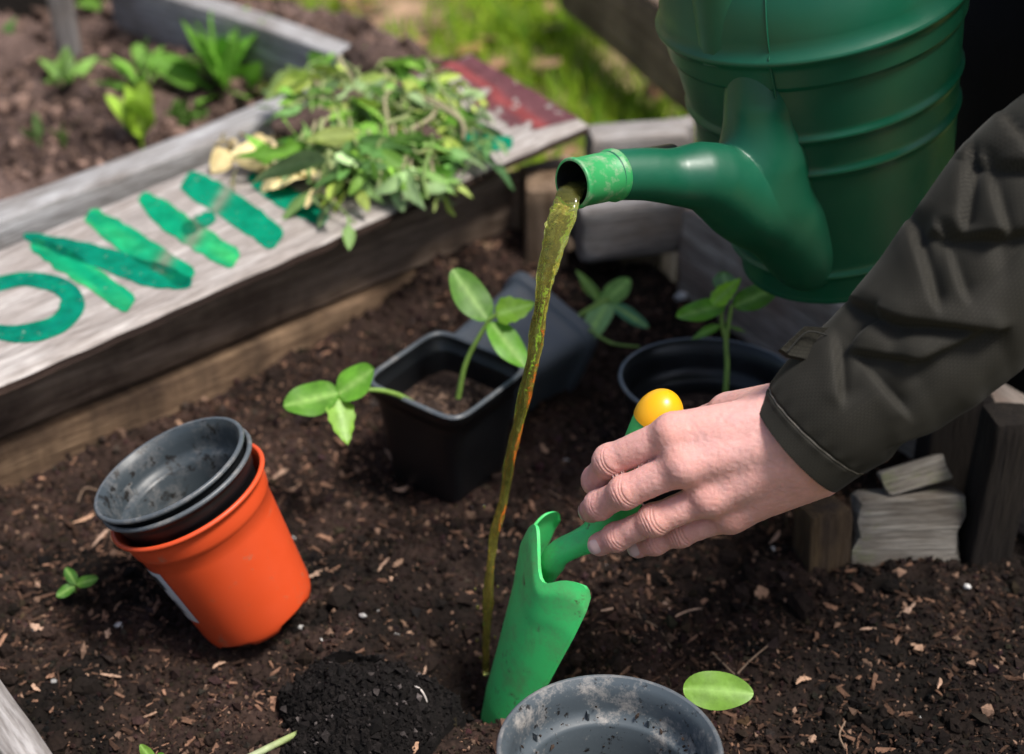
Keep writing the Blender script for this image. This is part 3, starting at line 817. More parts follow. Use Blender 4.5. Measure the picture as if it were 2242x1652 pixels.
for i in range(60):                                         # limp pale stems trailing through the heap
    u, v = rs.uniform(690, 960), rs.uniform(160, 340)
    a0 = rs.uniform(0.6, 2.4); Lp = rs.uniform(60, 170)
    pts = [(u, v), (u + Lp * 0.35 * math.cos(a0) + rs.normal() * 14, v + Lp * 0.35 * math.sin(a0)), (u + Lp * 0.7 * math.cos(a0) + rs.normal() * 18, v + Lp * 0.7 * math.sin(a0)), (u + Lp * math.cos(a0) + rs.normal() * 24, min(v + Lp * math.sin(a0), 450))]
    hs = [0.034, 0.038, 0.032, 0.016]
    P = catmull([on_board(a_, b_ + h_ * 900, h_ + 0.004 * rs.normal()) for (a_, b_), h_ in zip(pts, hs)], 18)
    m1 = MB(); tube(m1, P, rs.uniform(0.0011, 0.0025), 6, np.array([(0.34, 0.40, 0.17), (0.40, 0.36, 0.22), (0.22, 0.34, 0.10)][i % 3]))
    m1.build('weed_stem', M['weed'], pile)
for i in range(16):                                         # broad limp leaves on top
    u, v = rs.uniform(700, 960), rs.uniform(190, 410)
    A, m1 = on_board(u, v + 30, 0.032), MB()
    sprig(m1, A, np.array([rs.normal(), rs.normal() - 0.6, 0.1]), 0.035, 4, GW[i % 5], (0.30, 0.36, 0.14), 0.008, 300 + i, lw=0.36, ll=0.050, shape=('lance', 'spoon', 'lobed'), sr=1.3)
    m1.build('weed_sprig', M['weed'], pile)
# hanging sprig and wilted yellow ones
for (a, b, c, lg, nl, sd, lift) in (((930, 300), (965, 430), (0.09, 0.22, 0.05), 0.07, 11, 7, 0.012), ((975, 300), (1010, 400), (0.10, 0.24, 0.07), 0.06, 9, 8, 0.012), ((720, 380), (762, 505), (0.17, 0.30, 0.08), 0.06, 7, 9, 0.008),
                                   ((900, 330), (1055, 380), (0.08, 0.20, 0.06), 0.06, 8, 17, 0.014), ((700, 200), (650, 245), (0.16, 0.27, 0.02), 0.05, 4, 18, 0.02)):
    A, B = on_board(*a, 0.025), on_board(*b, 0.006)
    m1 = MB(); sprig(m1, A, B - A, np.linalg.norm(B - A), nl, c, (0.2, 0.3, 0.08), lift, sd, lw=0.36, ll=0.034, shape=('lance', 'spoon'))
    m1.build('weed_sprig', M['weed'], pile)
for (a, b, sd) in (((705, 428), (450, 345), 11), ((735, 470), (610, 400), 12), ((700, 400), (560, 352), 14), ((690, 410), (640, 330), 15)):
    A, B = on_board(*a, 0.012), on_board(*b, 0.012)
    m1 = MB(); sprig(m1, A, B - A, np.linalg.norm(B - A), 8, (0.85, 0.68, 0.34), (0.72, 0.60, 0.38), 0.010, sd, lw=0.42, ll=0.036, shape=('spoon', 'oval'), sr=1.9)
    tag(m1.build('weed_sprig', M['weed'], pile), 'wilted yellow sprig')
for i, (u, v, r) in enumerate(((835, 175, 0.024), (800, 150, 0.016), (700, 315, 0.021), (930, 345, 0.015), (770, 270, 0.020), (640, 320, 0.014), (880, 240, 0.016))):
    th, ph = np.meshgrid(np.linspace(0, math.pi, 14), np.linspace(0, 2 * math.pi, 20, endpoint=False), indexing='ij')
    dr = np.stack([np.sin(th) * np.cos(ph), np.sin(th) * np.sin(ph), np.cos(th)], -1)
    rr = r * (1 + 0.45 * fbm(dr * 2.2 + i * 4, 4, 50 + i))
    p = on_board(u, v + 27, 0.030)
    m1 = MB(); m1.add(p + dr * rr[..., None] * [1.2, 1, 0.8], gridq(14, 20, True), c=(0.075, 0.05, 0.042))
    m1.build('root_clod', M['soil'], pile)

# ------------------------------------------------------------------ weeds growing in the neighbouring bed
def weed(name, u, v, z, hgt, nl, c, label, cat='plant', seed=0, lw=0.34, spread=0.9, shape=('lance', 'spoon', 'lobed')):
    p = G(u, v, z); rng = np.random.default_rng(seed)
    p[2] = nsoil_h(np.array([p[0]]), np.array([p[1]]))[0] - 0.004
    p = G(u, v, p[2])
    root = thing(name, label, cat, p)
    for k in range(nl):
        an = rng.uniform(0, 2 * math.pi); el = rng.uniform(0.35, 1.35) * (1 if spread > 0.5 else 1.6)
        el = min(el, 1.45)
        d = np.array([math.cos(an) * math.cos(el) * spread, math.sin(an) * math.cos(el) * spread, math.sin(el)])
        Lf = hgt * rng.uniform(0.65, 1.15)
        m1 = MB()
        b = p + nrm(d) * Lf * 0.25 + ZU * 0.002
        tube(m1, [p, p + (b - p) * 0.5, b], [0.0016, 0.0014, 0.0012], 5, np.asarray(c) * 1.3)
        cc = np.asarray(c) * rng.uniform(0.7, 1.35)
        leaf(m1, b, b + nrm(d) * Lf * 0.8, Lf * lw * rng.uniform(0.8, 1.25), ZU + 0.5 * rng.normal(size=3) - d * 0.3, shape[rng.integers(len(shape))], cc, bend=rng.uniform(0.1, 0.5), seed=seed * 77 + k)
        m1.build('leaf', M['weed'], root)
    return root
weed('weed_plant', 505, 228, 0.08, 0.108, 26, (0.15, 0.36, 0.035), 'large leafy green weed growing by the corner of the grey rails', seed=1, lw=0.30)
weed('weed_plant', 310, 205, 0.08, 0.068, 16, (0.16, 0.34, 0.045), 'mid sized trailing green weed left of the large leafy weed', seed=2, lw=0.3)
weed('weed_plant', 140, 195, 0.08, 0.05, 10, (0.14, 0.27, 0.05), 'small lobed weed with pale tips on the dry clods', seed=3, lw=0.36, shape=('lobed', 'lance'))
weed('weed_plant', 312, 325, 0.09, 0.060, 7, (0.24, 0.40, 0.03), 'broad yellow green upright weed behind the near grey rail', seed=4, lw=0.42, spread=0.35, shape=('lance', 'oval'))
weed('weed_plant', 88, 322, 0.09, 0.042, 5, (0.10, 0.17, 0.05), 'thin dull green seedling with narrow pointed leaves near the rail', seed=5, lw=0.28, spread=0.5, shape=('lance',))
weed('weed_plant', 138, 325, 0.09, 0.034, 4, (0.12, 0.2, 0.05), 'tiny pale weed seedling beside the narrow leaved seedling', seed=6, lw=0.3, spread=0.5, shape=('lance',))
weed('weed_plant', 235, 22, 0.10, 0.09, 10, (0.09, 0.20, 0.02), 'tall arching weed beside the grey stake at the back', seed=7, lw=0.24, shape=('lance',))
weed('weed_plant', 430, 60, 0.09, 0.05, 9, (0.08, 0.22, 0.02), 'low bright weed growing under the far rail', seed=8, lw=0.36)
weed('weed_plant', 400, 275, 0.08, 0.03, 16, (0.09, 0.18, 0.03), 'mat of tiny round leaved weeds against the near rail', seed=9, lw=0.55, shape=('oval',))
weed('weed_plant', 560, 215, 0.08, 0.035, 14, (0.13, 0.20, 0.02), 'small yellowish weed under the large leafy weed', seed=10, lw=0.5, shape=('oval', 'lance'))
weed('weed_plant', 10, 118, 0.08, 0.04, 5, (0.06, 0.14, 0.03), 'little dark weed at the foot of the far dark timber', seed=12, lw=0.4)

# ------------------------------------------------------------------ pots
def basis(axis, ref=RT):
    z = nrm(axis); x = nrm(ref - z * np.dot(ref, z)); return x, np.cross(z, x), z

def lathe(mb, prof, o, B, n=72, sq=0.0, rot=0.0, c=(0.5, 0.5, 0.5), gseed=0.0, rfun=None, hmap=None):
    """prof: (radius, height) list; sq > 0 gives a rounded square section"""
    x, y, z = B
    th = np.linspace(0, 2 * math.pi, n, endpoint=False)
    if sq:
        e = 2.0 / sq
        ct, st = np.cos(th), np.sin(th)
        px = np.sign(ct) * np.abs(ct) ** e; py = np.sign(st) * np.abs(st) ** e
    else: px, py = np.cos(th), np.sin(th)
    cr, sr = math.cos(rot), math.sin(rot)
    qx, qy = px * cr - py * sr, px * sr + py * cr
    R = []
    for r, h in prof:
        rr = r if rfun is None else r * rfun(th, h)
        hh = h if hmap is None else h + hmap(th, h)
        R.append(o + x * (rr * qx)[:, None] + y * (rr * qy)[:, None] + z * (hh * np.ones(n))[:, None])
    R = np.array(R)
    g = np.stack([np.repeat(np.array([p[0] for p in prof])[:, None], n, 1) * qx, np.repeat(np.array([p[0] for p in prof])[:, None], n, 1) * qy, np.repeat(np.array([p[1] for p in prof])[:, None], n, 1)], -1) + gseed
    mb.add(R.reshape(-1, 3), gridq(len(prof), n, True), c=c, g=g.reshape(-1, 3))

def arc(r, h, rad, a0, a1, k=6):
    return [(r + rad * math.cos(math.radians(a)), h + rad * math.sin(math.radians(a))) for a in np.linspace(a0, a1, k)]

def disc_soil(name, o, B, r, parent, seed, sq=0.0, rot=0.0, amp=0.004):
    x, y, z = B
    m1 = MB(); nr, na = 22, 60
    rr, th = np.meshgrid(np.linspace(0.01, 1, nr), np.linspace(0, 2 * math.pi, na, endpoint=False), indexing='ij')
    ct, st = np.cos(th), np.sin(th)
    if sq:
        e = 2.0 / sq; ct, st = np.sign(ct) * np.abs(ct) ** e, np.sign(st) * np.abs(st) ** e
    qx, qy = r * rr * (ct * math.cos(rot) - st * math.sin(rot)), r * rr * (ct * math.sin(rot) + st * math.cos(rot))
    hz = amp * fbm2(qx + seed, qy, 60, 4, seed) + amp * 0.5 * fbm2(qx, qy, 240, 3, seed + 3)
    P = o + x * qx[..., None] + y * qy[..., None] + z * hz[..., None]
    t = np.clip(0.5 + fbm2(qx, qy, 80, 3, seed + 7), 0, 1)[..., None]
    C = np.array([0.02, 0.014, 0.011]) * (1 - t) + np.array([0.075, 0.05, 0.04]) * t
    m1.add(P.reshape(-1, 3), gridq(nr, na, True), c=C.reshape(-1, 3))
    n = 260
    a, b = RNG.uniform(-1, 1, (2, n)) * r * 0.72
    s = RNG.uniform(0.0008, 0.003, n)
    tone = RNG.random((n, 1)) ** 2
    scatter(m1, o + x * a[:, None] + y * b[:, None] + z * (s * 0.3)[:, None], s[:, None] * RNG.uniform(0.5, 1.6, (n, 3)), np.array([0.04, 0.026, 0.02]) * (1 - tone) + np.array([0.26, 0.17, 0.12]) * tone)
    return m1.build(name, M['soil'], parent, smooth=False)

def round_pot_profile(R, Hh, taper=0.72, lip=0.004, band=0.018):
    rb = R * taper
    def rad(h): return rb + (R - 0.003 - rb) * (h / Hh)
    prof = [(0.001, 0.0), (rb * 0.6, 0.0), (rb - 0.003, 0.0)] + arc(rb - 0.003, 0.003, 0.003, -90, 0, 4)
    prof += [(rad(h), h) for h in np.linspace(0.006, Hh - band - 0.001, 8)]
    prof += [(rad(Hh - band) + 0.0016, Hh - band + 0.0006), (rad(Hh - band) + 0.002, Hh - band + 0.003)]
    prof += [(rad(h) + 0.002, h) for h in np.linspace(Hh - band + 0.005, Hh - 0.006, 4)]
    prof += [(R - 0.0006, Hh - 0.005)] + arc(R - 0.0002 + 0.0012, Hh - 0.0018, 0.0018, -60, 130, 8)
    inner = [(R - 0.0022, Hh - 0.003)] + [(rad(h) - 0.0002, h) for h in np.linspace(Hh - 0.006, Hh - band - 0.004, 4)]
    inner += [(rad(Hh - band) - 0.0048, Hh - band - 0.0052)] + [(rad(h) - 0.0050, h) for h in np.linspace(Hh - band - 0.008, 0.006, 8)]
    inner += [(rb * 0.6, 0.0035), (0.001, 0.0035)]
    return prof, inner

def round_pot(name, label, o_rim, axis, R, Hh, mo, mi, seed, taper=0.72, band=0.018, feet=False, group=None):
    B = basis(axis); o = np.asarray(o_rim) - B[2] * Hh
    t = thing(name, label, 'plant pot', o, group)
    prof, inner = round_pot_profile(R, Hh, taper, band=band)
    hm = None
    if feet:
        hm = lambda th, h: (-0.005 * np.clip(np.cos(th * 5) * 3, -1, 1) * (h < 0.001) * 0.5)
    m1 = MB(); lathe(m1, prof[:-8], o, B, gseed=seed, hmap=hm); m1.build('wall', mo, t)
    m1 = MB(); lathe(m1, prof[-9:], o, B, gseed=seed + 1); m1.build('rim', M['rim'] if mo != M['orange'] else mo, t)
    m1 = MB(); lathe(m1, [prof[-1]] + inner, o, B, gseed=seed + 3); m1.build('inside', mi, t)
    return t, o, B

def tilt_axis(away=0.0, side=0.0):
    return nrm(np.array([side, away, 1.0]))

# grey pot at the front, with the tick marks inside its rim
d0 = 0.86
gp, o, B = round_pot('plant_pot', 'grimy empty grey plastic pot with white residue standing in front of the trowel', D(1335, 1638, d0), tilt_axis(0.07, 0.0), 0.0622, 0.108, M['greypot'], M['greypot'], 1.0, taper=0.74, band=0.022)
for k in range(9):
    a = math.radians(20 + k * 40); rr = 0.0546
    q = o + B[2] * (0.108 - 0.024) + (B[0] * math.cos(a) + B[1] * math.sin(a)) * rr
    m1 = MB(); rd = B[0] * math.cos(a) + B[1] * math.sin(a); tn = np.cross(B[2], rd)
    m1.add(q + BOX_V[:, :1] * rd * 0.0016 + BOX_V[:, 1:2] * tn * 0.0006 + BOX_V[:, 2:] * B[2] * 0.003, BOX_Q)
    m1.build('stacking_rib', M['greypot'], gp, smooth=False)

m1 = MB(); n = 420
a = RNG.uniform(0, 2 * math.pi, n); hh = np.where(RNG.random(n) < 0.45, 0.108 - 0.0275, RNG.uniform(0.02, 0.09, n)) + RNG.normal(0, 0.0008, n)
rr = np.where(hh > 0.078, 0.0548, 0.0462 + (0.0592 - 0.0462) * hh / 0.108 - 0.0052)
sz = np.exp(RNG.normal(math.log(0.0007), 0.5, n)).clip(0.0003, 0.0022)
scatter(m1, o + B[0] * (rr * np.cos(a))[:, None] + B[1] * (rr * np.sin(a))[:, None] + B[2] * hh[:, None], sz[:, None] * RNG.uniform(0.6, 1.5, (n, 3)), np.array([0.02, 0.014, 0.011]) * RNG.uniform(0.6, 2.5, (n, 1)))
tag(m1.build('clinging_dirt', M['crumb'], gp, smooth=False), kind='stuff')

# round black pot with seedling
bp, o_bp, B_bp = round_pot('plant_pot', 'round black plastic pot with a leafy seedling behind the yellow knob', D(1553, 826, 1.19), tilt_axis(0.09, 0.0), 0.0690, 0.095, M['black'], M['black'], 2.0, taper=0.75, band=0.026)
disc_soil('potting_soil', o_bp + B_bp[2] * 0.050, B_bp, 0.0565, bp, 61)

# orange pot with two black pots nested in it
ax_o = nrm(-0.375 * RT + 0.79 * UP - 0.46 * FWD)
base_o = D(566, 1330, 1.085); base_o[2] = max(base_o[2], 0.014)
rim_o = base_o + ax_o * 0.108
op, o_or, B_or = round_pot('plant_pot', 'tilted bright orange plastic pot with a white sticker sunk into the soil', rim_o, ax_o, 0.0555, 0.108, M['orange'], M['orange'], 3.0, taper=0.76, band=0.020, feet=True)
round_pot('plant_pot', 'lower black plastic pot nested in the tilted orange pot', rim_o + ax_o * 0.016, ax_o, 0.0541, 0.104, M['black'], M['greyin'], 4.0, taper=0.72, band=0.016)
round_pot('plant_pot', 'upper black plastic pot with dirty rim nested on top in the orange pot', rim_o + ax_o * 0.0235 - B_or[0] * 0.0016, ax_o, 0.0537, 0.104, M['black'], M['greyin'], 5.0, taper=0.70, band=0.018)

def pot_patch(mb, o, B, R, Hh, taper, a0, a1, h0, h1, off, na=14, nh=8):
    rb = R * taper
    A, Hs = np.meshgrid(np.radians(np.linspace(a0, a1, na)), np.linspace(h0, h1, nh), indexing='ij')
    r = rb + (R - 0.003 - rb) * (Hs / Hh) + off
    P = o + B[0] * (r * np.cos(A))[..., None] + B[1] * (r * np.sin(A))[..., None] + B[2] * Hs[..., None]
    mb.add(P.reshape(-1, 3), gridq(na, nh))
m1 = MB(); pot_patch(m1, o_or, B_or, 0.0555, 0.108, 0.76, 180, 236, 0.028, 0.078, 0.0005)
stk = m1.build('sticker', M['white'], op)
m1 = MB(); pot_patch(m1, o_or, B_or, 0.0555, 0.108, 0.76, 213, 226, 0.060, 0.073, 0.0009); m1.build('printed_square', M['ink'], stk)
for k in range(7):
    m1 = MB(); pot_patch(m1, o_or, B_or, 0.0555, 0.108, 0.76, 203 + k * 3.4, 204.2 + k * 3.4 + 0.7 * (k % 2), 0.035, 0.049, 0.0009, 4, 4); m1.build('printed_line', M['ink'], stk)

# square black pots
def square_pot(name, label, o, axis, ref, side, Hh, mo, mi, rot, seed):
    B = basis(axis, ref)
    t = thing(name, label, 'plant pot', o)
    R = side / 2; rb = R * 0.74; e = 7.0
    def rad(h): return rb + (R - 0.002 - rb) * h / Hh
    prof = [(0.001, 0), (rb * 0.95, 0), (rb, 0.002)] + [(rad(h), h) for h in np.linspace(0.005, Hh - 0.014, 8)]
    prof += [(rad(Hh) + 0.0005, Hh - 0.013), (R + 0.0012, Hh - 0.011), (R + 0.0016, Hh - 0.002), (R + 0.0006, Hh), (R - 0.0012, Hh)]
    rimp = prof[-3:] + [(R - 0.0022, Hh - 0.002)]; prof = prof[:-2]
    inner = [(R - 0.0012, Hh), (R - 0.0022, Hh - 0.002), (R - 0.0030, Hh - 0.011), (rad(Hh - 0.012) - 0.002, Hh - 0.013)] + [(rad(h) - 0.002, h) for h in np.linspace(Hh - 0.016, 0.004, 8)] + [(0.001, 0.003)]
    m1 = MB(); lathe(m1, prof, o, B, 96, e, rot, gseed=seed); m1.build('wall', mo, t)
    m1 = MB(); lathe(m1, rimp, o, B, 96, e, rot, gseed=seed + 1); m1.build('rim', M['rim'], t)
    m1 = MB(); lathe(m1, inner[1:], o, B, 96, e, rot, gseed=seed + 2); m1.build('inside', mi, t)
    return t, B, R
cs = D(978, 815, 1.185)
axs = tilt_axis(-0.02, 0.0)
o_sq = cs - axs * 0.100
sp, B_sq, R_sq = square_pot('plant_pot', 'upright square black plastic pot holding two cucumber seedlings', o_sq, axs, RT, 0.094, 0.100, M['black'], M['black'], math.radians(8.4 + 45), 6.0)
disc_soil('potting_soil', o_sq + axs * 0.068, B_sq, R_sq * 0.86, sp, 63, sq=7.0, rot=math.radians(8.4 + 45))
# second square pot lying on its side, mouth turned to the right
Mq, Eq = G(1222, 668, 0.080), G(1046, 786, 0.080)
axl = nrm(Mq - Eq); pr = nrm(np.cross(axl, ZU)); up_n = nrm(ZU + pr * 0.42); pr = nrm(np.cross(axl, up_n))
side = 0.098
o_ly = Mq - up_n * side * 0.44 - axl * 0.112
square_pot('plant_pot', 'dusty square black pot lying on its side behind the upright square pot', o_ly, axl, up_n, side, 0.112, M['slate'], M['black'], 0.0, 7.0)

# ------------------------------------------------------------------ seedlings
LG = (0.155, 0.42, 0.035); LGM = (0.34, 0.58, 0.14); TL = (0.24, 0.50, 0.03)
def seedling(label, loc, stems, leaves, name='seedling', group=None):
    t = thing(name, label, 'seedling', loc, group)
    for pts, r in stems:
        m1 = MB(); P = catmull([D(*p) for p in pts], 18); tube(m1, P, np.linspace(r * 1.1, r * 0.8, 18), 8, (0.24, 0.40, 0.08)); m1.build('stem', M['leaf'], t)
    for i, (b, tp, w, shp, c, nv, bend) in enumerate(leaves):
        m1 = MB(); Bp, Tp = D(*b), D(*tp)
        leaf(m1, Bp, Tp, w / F * b[2], nv, shp, c, LGM, bend=bend, ns=26 if shp == 'serrate' else 16, seed=i + 3, fold=0.16, curl=0.10)
        m1.build('leaf', M['leaf'], t)
    return t
NU = ZU * 0.7 - FWD * 0.6
seedling('upright cucumber seedling with two oval leaves and one jagged leaf in the square black pot', D(1005, 868, 1.19),
         [([(1003, 872, 1.19), (1022, 790, 1.178), (1072, 698, 1.165)], 0.0021), ([(1072, 700, 1.165), (1090, 686, 1.163)], 0.0017)],
         [((1068, 702, 1.165), (990, 592, 1.17), 78, 'oval', LG, NU, -0.04), ((1074, 706, 1.165), (1152, 802, 1.15), 70, 'oval', LG, NU + RT * 0.3, 0.06), ((1084, 690, 1.163), (1172, 664, 1.16), 72, 'serrate', TL, NU, 0.03)])
seedling('cucumber seedling drooping over the left rim of the square black pot', D(905, 886, 1.16),
         [([(908, 886, 1.165), (868, 864, 1.155), (815, 854, 1.145), (742, 862, 1.135)], 0.0021)],
         [((742, 862, 1.135), (620, 886, 1.13), 88, 'oval', LG, NU - RT * 0.2, 0.05), ((738, 866, 1.135), (822, 808, 1.125), 82, 'oval', LG, NU, -0.03), ((738, 872, 1.133), (762, 974, 1.12), 64, 'serrate', TL, NU + RT * 0.3, 0.04)])
seedling('uprooted pale seedling lying on soil between the fallen square pot and the round pot', G(1300, 720, 0.0),
         [([(1330, 655, 1.33), (1300, 672, 1.325), (1255, 700, 1.32)], 0.0026), ([(1290, 722, 1.30), (1340, 752, 1.29), (1400, 760, 1.29)], 0.0012)],
         [((1312, 660, 1.33), (1264, 588, 1.33), 36, 'lance', (0.15, 0.32, 0.04), NU + RT * 0.5, 0.1), ((1325, 662, 1.33), (1378, 610, 1.325), 52, 'oval', (0.16, 0.33, 0.06), NU, 0.1), ((1338, 666, 1.325), (1420, 714, 1.31), 34, 'oval', (0.05, 0.24, 0.10), NU, 0.08), ((1330, 664, 1.325), (1287, 736, 1.30), 58, 'oval', (0.17, 0.33, 0.11), NU - RT * 0.3, 0.1), ((1330, 668, 1.33), (1300, 640, 1.34), 30, 'oval', (0.12, 0.3, 0.05), NU, 0.0)])
seedling('tall forked seedling with four spread leaves growing in the round black pot', D(1592, 862, 1.20),
         [([(1588, 868, 1.195), (1592, 800, 1.19), (1590, 745, 1.188), (1602, 668, 1.185)], 0.0021), ([(1590, 748, 1.188), (1580, 705, 1.186), (1582, 668, 1.186), (1592, 640, 1.19)], 0.0018)],
         [((1606, 672, 1.185), (1708, 626, 1.18), 62, 'oval', LG, NU, 0.03), ((1586, 668, 1.186), (1482, 692, 1.17), 54, 'oval', LG, NU, 0.05), ((1592, 648, 1.19), (1585, 588, 1.215), 58, 'oval', (0.11, 0.27, 0.03), NU, 0.12), ((1560, 668, 1.18), (1622, 606, 1.185), 44, 'serrate', TL, NU, 0.06), ((1578, 712, 1.188), (1512, 740, 1.19), 24, 'lance', (0.12, 0.3, 0.03), NU, 0.12), ((1594, 716, 1.19), (1640, 724, 1.21), 16, 'lance', (0.10, 0.25, 0.03), NU, 0.1)])
b, tp = G(1490, 1526, 0.032), G(1648, 1524, 0.036)
seedling('single bright oval seedling leaf lying on the soil beside the grimy grey pot', (b + tp) / 2 * [1, 1, 0.3], [([(1470, 1560, 0.985), (1495, 1535, 0.967), (1512, 1522, 0.962)], 0.0018)],
         [((1496, 1508, 0.962), (1648, 1516, 0.95), 86, 'oval', (0.26, 0.52, 0.06), ZU * 0.5 - FWD * 0.8, 0.12)], name='seedling_leaf')
pz = 1.118
seedling('tiny three leaved sprout in open soil left of the tilted orange pot', G(165, 1290, 0.0), [([(165, 1296, pz), (166, 1280, pz - 0.006)], 0.0009)],
         [((166, 1279, pz - .006), (144, 1244, pz - .008), 26, 'oval', (0.09, 0.30, 0.03), NU, 0.05), ((167, 1280, pz - .006), (214, 1266, pz - .008), 28, 'oval', (0.11, 0.30, 0.03), NU, 0.05), ((163, 1283, pz - .006), (124, 1306, pz - .012), 28, 'oval', (0.10, 0.30, 0.03), NU, 0.05)], name='sprout')
seedling('bright green shoot tip poking out of the soil in front of the cut stem', G(330, 1668, 0.0), [([(345, 1690, 1.0), (335, 1668, 0.99)], 0.0014)],
         [((338, 1672, 0.985), (308, 1632, 0.98), 26, 'oval', (0.20, 0.40, 0.05), NU, 0.1), ((336, 1672, 0.985), (356, 1650, 0.98), 20, 'oval', (0.12, 0.36, 0.03), NU, 0.1)], name='sprout')
m1 = MB(); P = catmull([G(520, 1672, 0.006), G(620, 1622, 0.012), G(712, 1578, 0.024)], 20)
tube(m1, P, np.linspace(0.0026, 0.0019, 20), 10, np.linspace(0, 1, 20)[:, None] * np.array([-0.05, 0.05, -0.25]) + np.array([0.50, 0.55, 0.38]))
tag(m1.build('cut_stem', M['leaf'], loc=P[0]), 'pale green cut stem sticking out beside the black compost clod', 'stem')

# ------------------------------------------------------------------ black compost clod, chips, pebbles
n1, n2 = 110, 170
rr, th = np.meshgrid(np.linspace(0, 1, n1), np.linspace(0, 2 * math.pi, n2, endpoint=False), indexing='ij')
lx = 0.060 * rr * np.cos(th) * (1 + 0.16 * np.sin(3 * th + 1) + 0.07 * np.sin(7 * th)); ly = 0.062 * rr * np.sin(th) * (1 + 0.1 * np.cos(2 * th))
px, py = MOUND[0] + lx, MOUND[1] + ly
hz = 0.036 * np.clip(1 - rr ** 2.2, 0, 1) ** 0.7
pz_ = soil_h(px, py) * (rr > 0.9) + hz * (1 + 0.35 * fbm2(px, py, 45, 4, 71)) + 0.006 * fbm2(px, py, 130, 3, 72) + 0.0035 * fbm2(px, py, 420, 2, 73) - 0.006 * (rr > 0.97)
m1 = MB()
t = np.clip(0.5 + fbm2(px, py, 200, 3, 74), 0, 1)[..., None]
m1.add(np.stack([px, py, pz_], -1).reshape(-1, 3), gridq(n1, n2, True), c=(np.array([0.004, 0.0035, 0.0035]) * (1 - t) + np.array([0.011, 0.009, 0.0085]) * t).reshape(-1, 3))
n = 2600
a = RNG.uniform(0, 2 * math.pi, n); q = np.sqrt(RNG.random(n)) * 0.98
i1 = (q * (n1 - 1)).astype(int); i2 = (a / (2 * math.pi) * n2).astype(int) % n2
s = np.exp(RNG.normal(math.log(0.0011), 0.5, n)).clip(0.0005, 0.004)
scatter(m1, np.stack([px[i1, i2], py[i1, i2], pz_[i1, i2] + s * 0.3], -1), s[:, None] * RNG.uniform(0.6, 1.4, (n, 3)), np.array([0.005, 0.0042, 0.004]) * RNG.uniform(0.5, 2.6, (n, 1)) * np.where(RNG.random((n, 1)) < 0.04, 8, 1))
tag(m1.build('compost_clod', M['crumb'], loc=MOUND, smooth=False), 'crumbly black root ball of compost beside the grey pot', 'compost')

m1 = MB(); P = catmull([G(893, 1500, 0.030), G(918, 1508, 0.034), G(932, 1530, 0.028), G(936, 1556, 0.02), G(950, 1578, 0.012)], 24)
tube(m1, P, np.linspace(0.0006, 0.0011, 24), 6, (0.62, 0.56, 0.52)); tag(m1.build('root', M['weed'], loc=P[-1]), 'thin white curved root on the edge of the black clod', 'root')

def soil_z(p): return float(soil_h(np.array([p[0]]), np.array([p[1]]))[0])
def chip(name, u, v, L, W, ang, c, label, cat, group=None, th=0.0012, kind='chip'):
    p = G(u, v, 0.004); p[2] = soil_z(p); p = G(u, v, p[2] + 0.002)
    m1 = MB(); rng = np.random.default_rng(int(u * 7 + v))
    k = 9; s = np.linspace(-1, 1, k); w = W / 2 * (1 - 0.75 * np.abs(s) ** 2.2) * (1 + 0.25 * rng.normal(size=k))
    d = np.array([math.cos(ang), math.sin(ang), rng.uniform(-.12, .3)]); d = nrm(d); sd = nrm(np.cross(ZU + 0.4 * rng.normal(size=3), d)); up = np.cross(d, sd)
    bow = 0.12 * L * rng.normal()
    R = []
    for i in range(k):
        ctr = p + d * s[i] * L / 2 + up * (0.0015 + bow * (s[i] ** 2 - 0.3) * 0.4) + sd * bow * s[i] ** 2
        wi = max(w[i], 0.0004)
        R.append([ctr + sd * wi, ctr + up * th * (0.7 if i not in (0, k - 1) else 0.4), ctr - sd * wi, ctr - up * th * 0.6])
    loft(m1, np.array(R), np.asarray(c) * rng.uniform(0.75, 1.25))
    return tag(m1.build(name, M['crumb'], loc=p, smooth=False), label, cat, group)

TAN = (0.33, 0.20, 0.13)
rs = np.random.default_rng(23)
chips = [(225, 1175, .022, .004, .9), (640, 1075, .020, .003, .8), (610, 1040, .018, .003, .7), (185, 1140, .018, .004, .5), (1175, 870, .014, .005, .2), (1500, 1345, .026, .0025, .45), (1665, 1300, .013, .010, .6), (1190, 985, .013, .006, 2), (1030, 975, .015, .006, .2), (735, 1000, .012, .005, 1.2), (880, 1075, .014, .005, .3), (960, 1545, .017, .006, .1),
         (1985, 1340, .018, .004, .6), (1755, 1490, .013, .004, .5), (1780, 1620, .009, .005, 1.), (330, 1570, .010, .004, .3), (640, 1600, .012, .005, .5), (690, 1260, .014, .004, .8), (760, 1300, .014, .005, 1.7), (560, 1470, .012, .004, .2), (180, 1480, .010, .006, .1), (1060, 1330, .012, .004, .4), (840, 1240, .016, .004, 1.1), (1700, 1180, .018, .005, 1.0), (1460, 1330, .010, .006, 2.), (1330, 1340, .010, .005, .4), (2060, 1500, .010, .003, 1.2), (1900, 1380, .012, .003, .1), (2010, 1420, .010, .006, 2.2)]
for i in range(40):
    u, v = rs.uniform(60, 1250), rs.uniform(880, 1640)
    chips.append((u, v, rs.uniform(.007, .016), rs.uniform(.002, .005), rs.uniform(0, 3.1)))
for (u, v, L_, W_, a_) in chips:
    p = G(u, v, 0.0)
    if not inside(p[0], p[1], 0.01): continue
    if 1060 < u < 1620 and v > 1440: continue
    t_ = rs.random()
    chip('wood_chip', u, v, L_, W_, a_, np.array(TAN) * (0.6 + 0.6 * t_) + np.array([0.06, 0.06, 0.06]) * rs.random(), 'tan splinter of bark mulch lying on the dark soil', 'wood chip', 'wood chips on the soil')
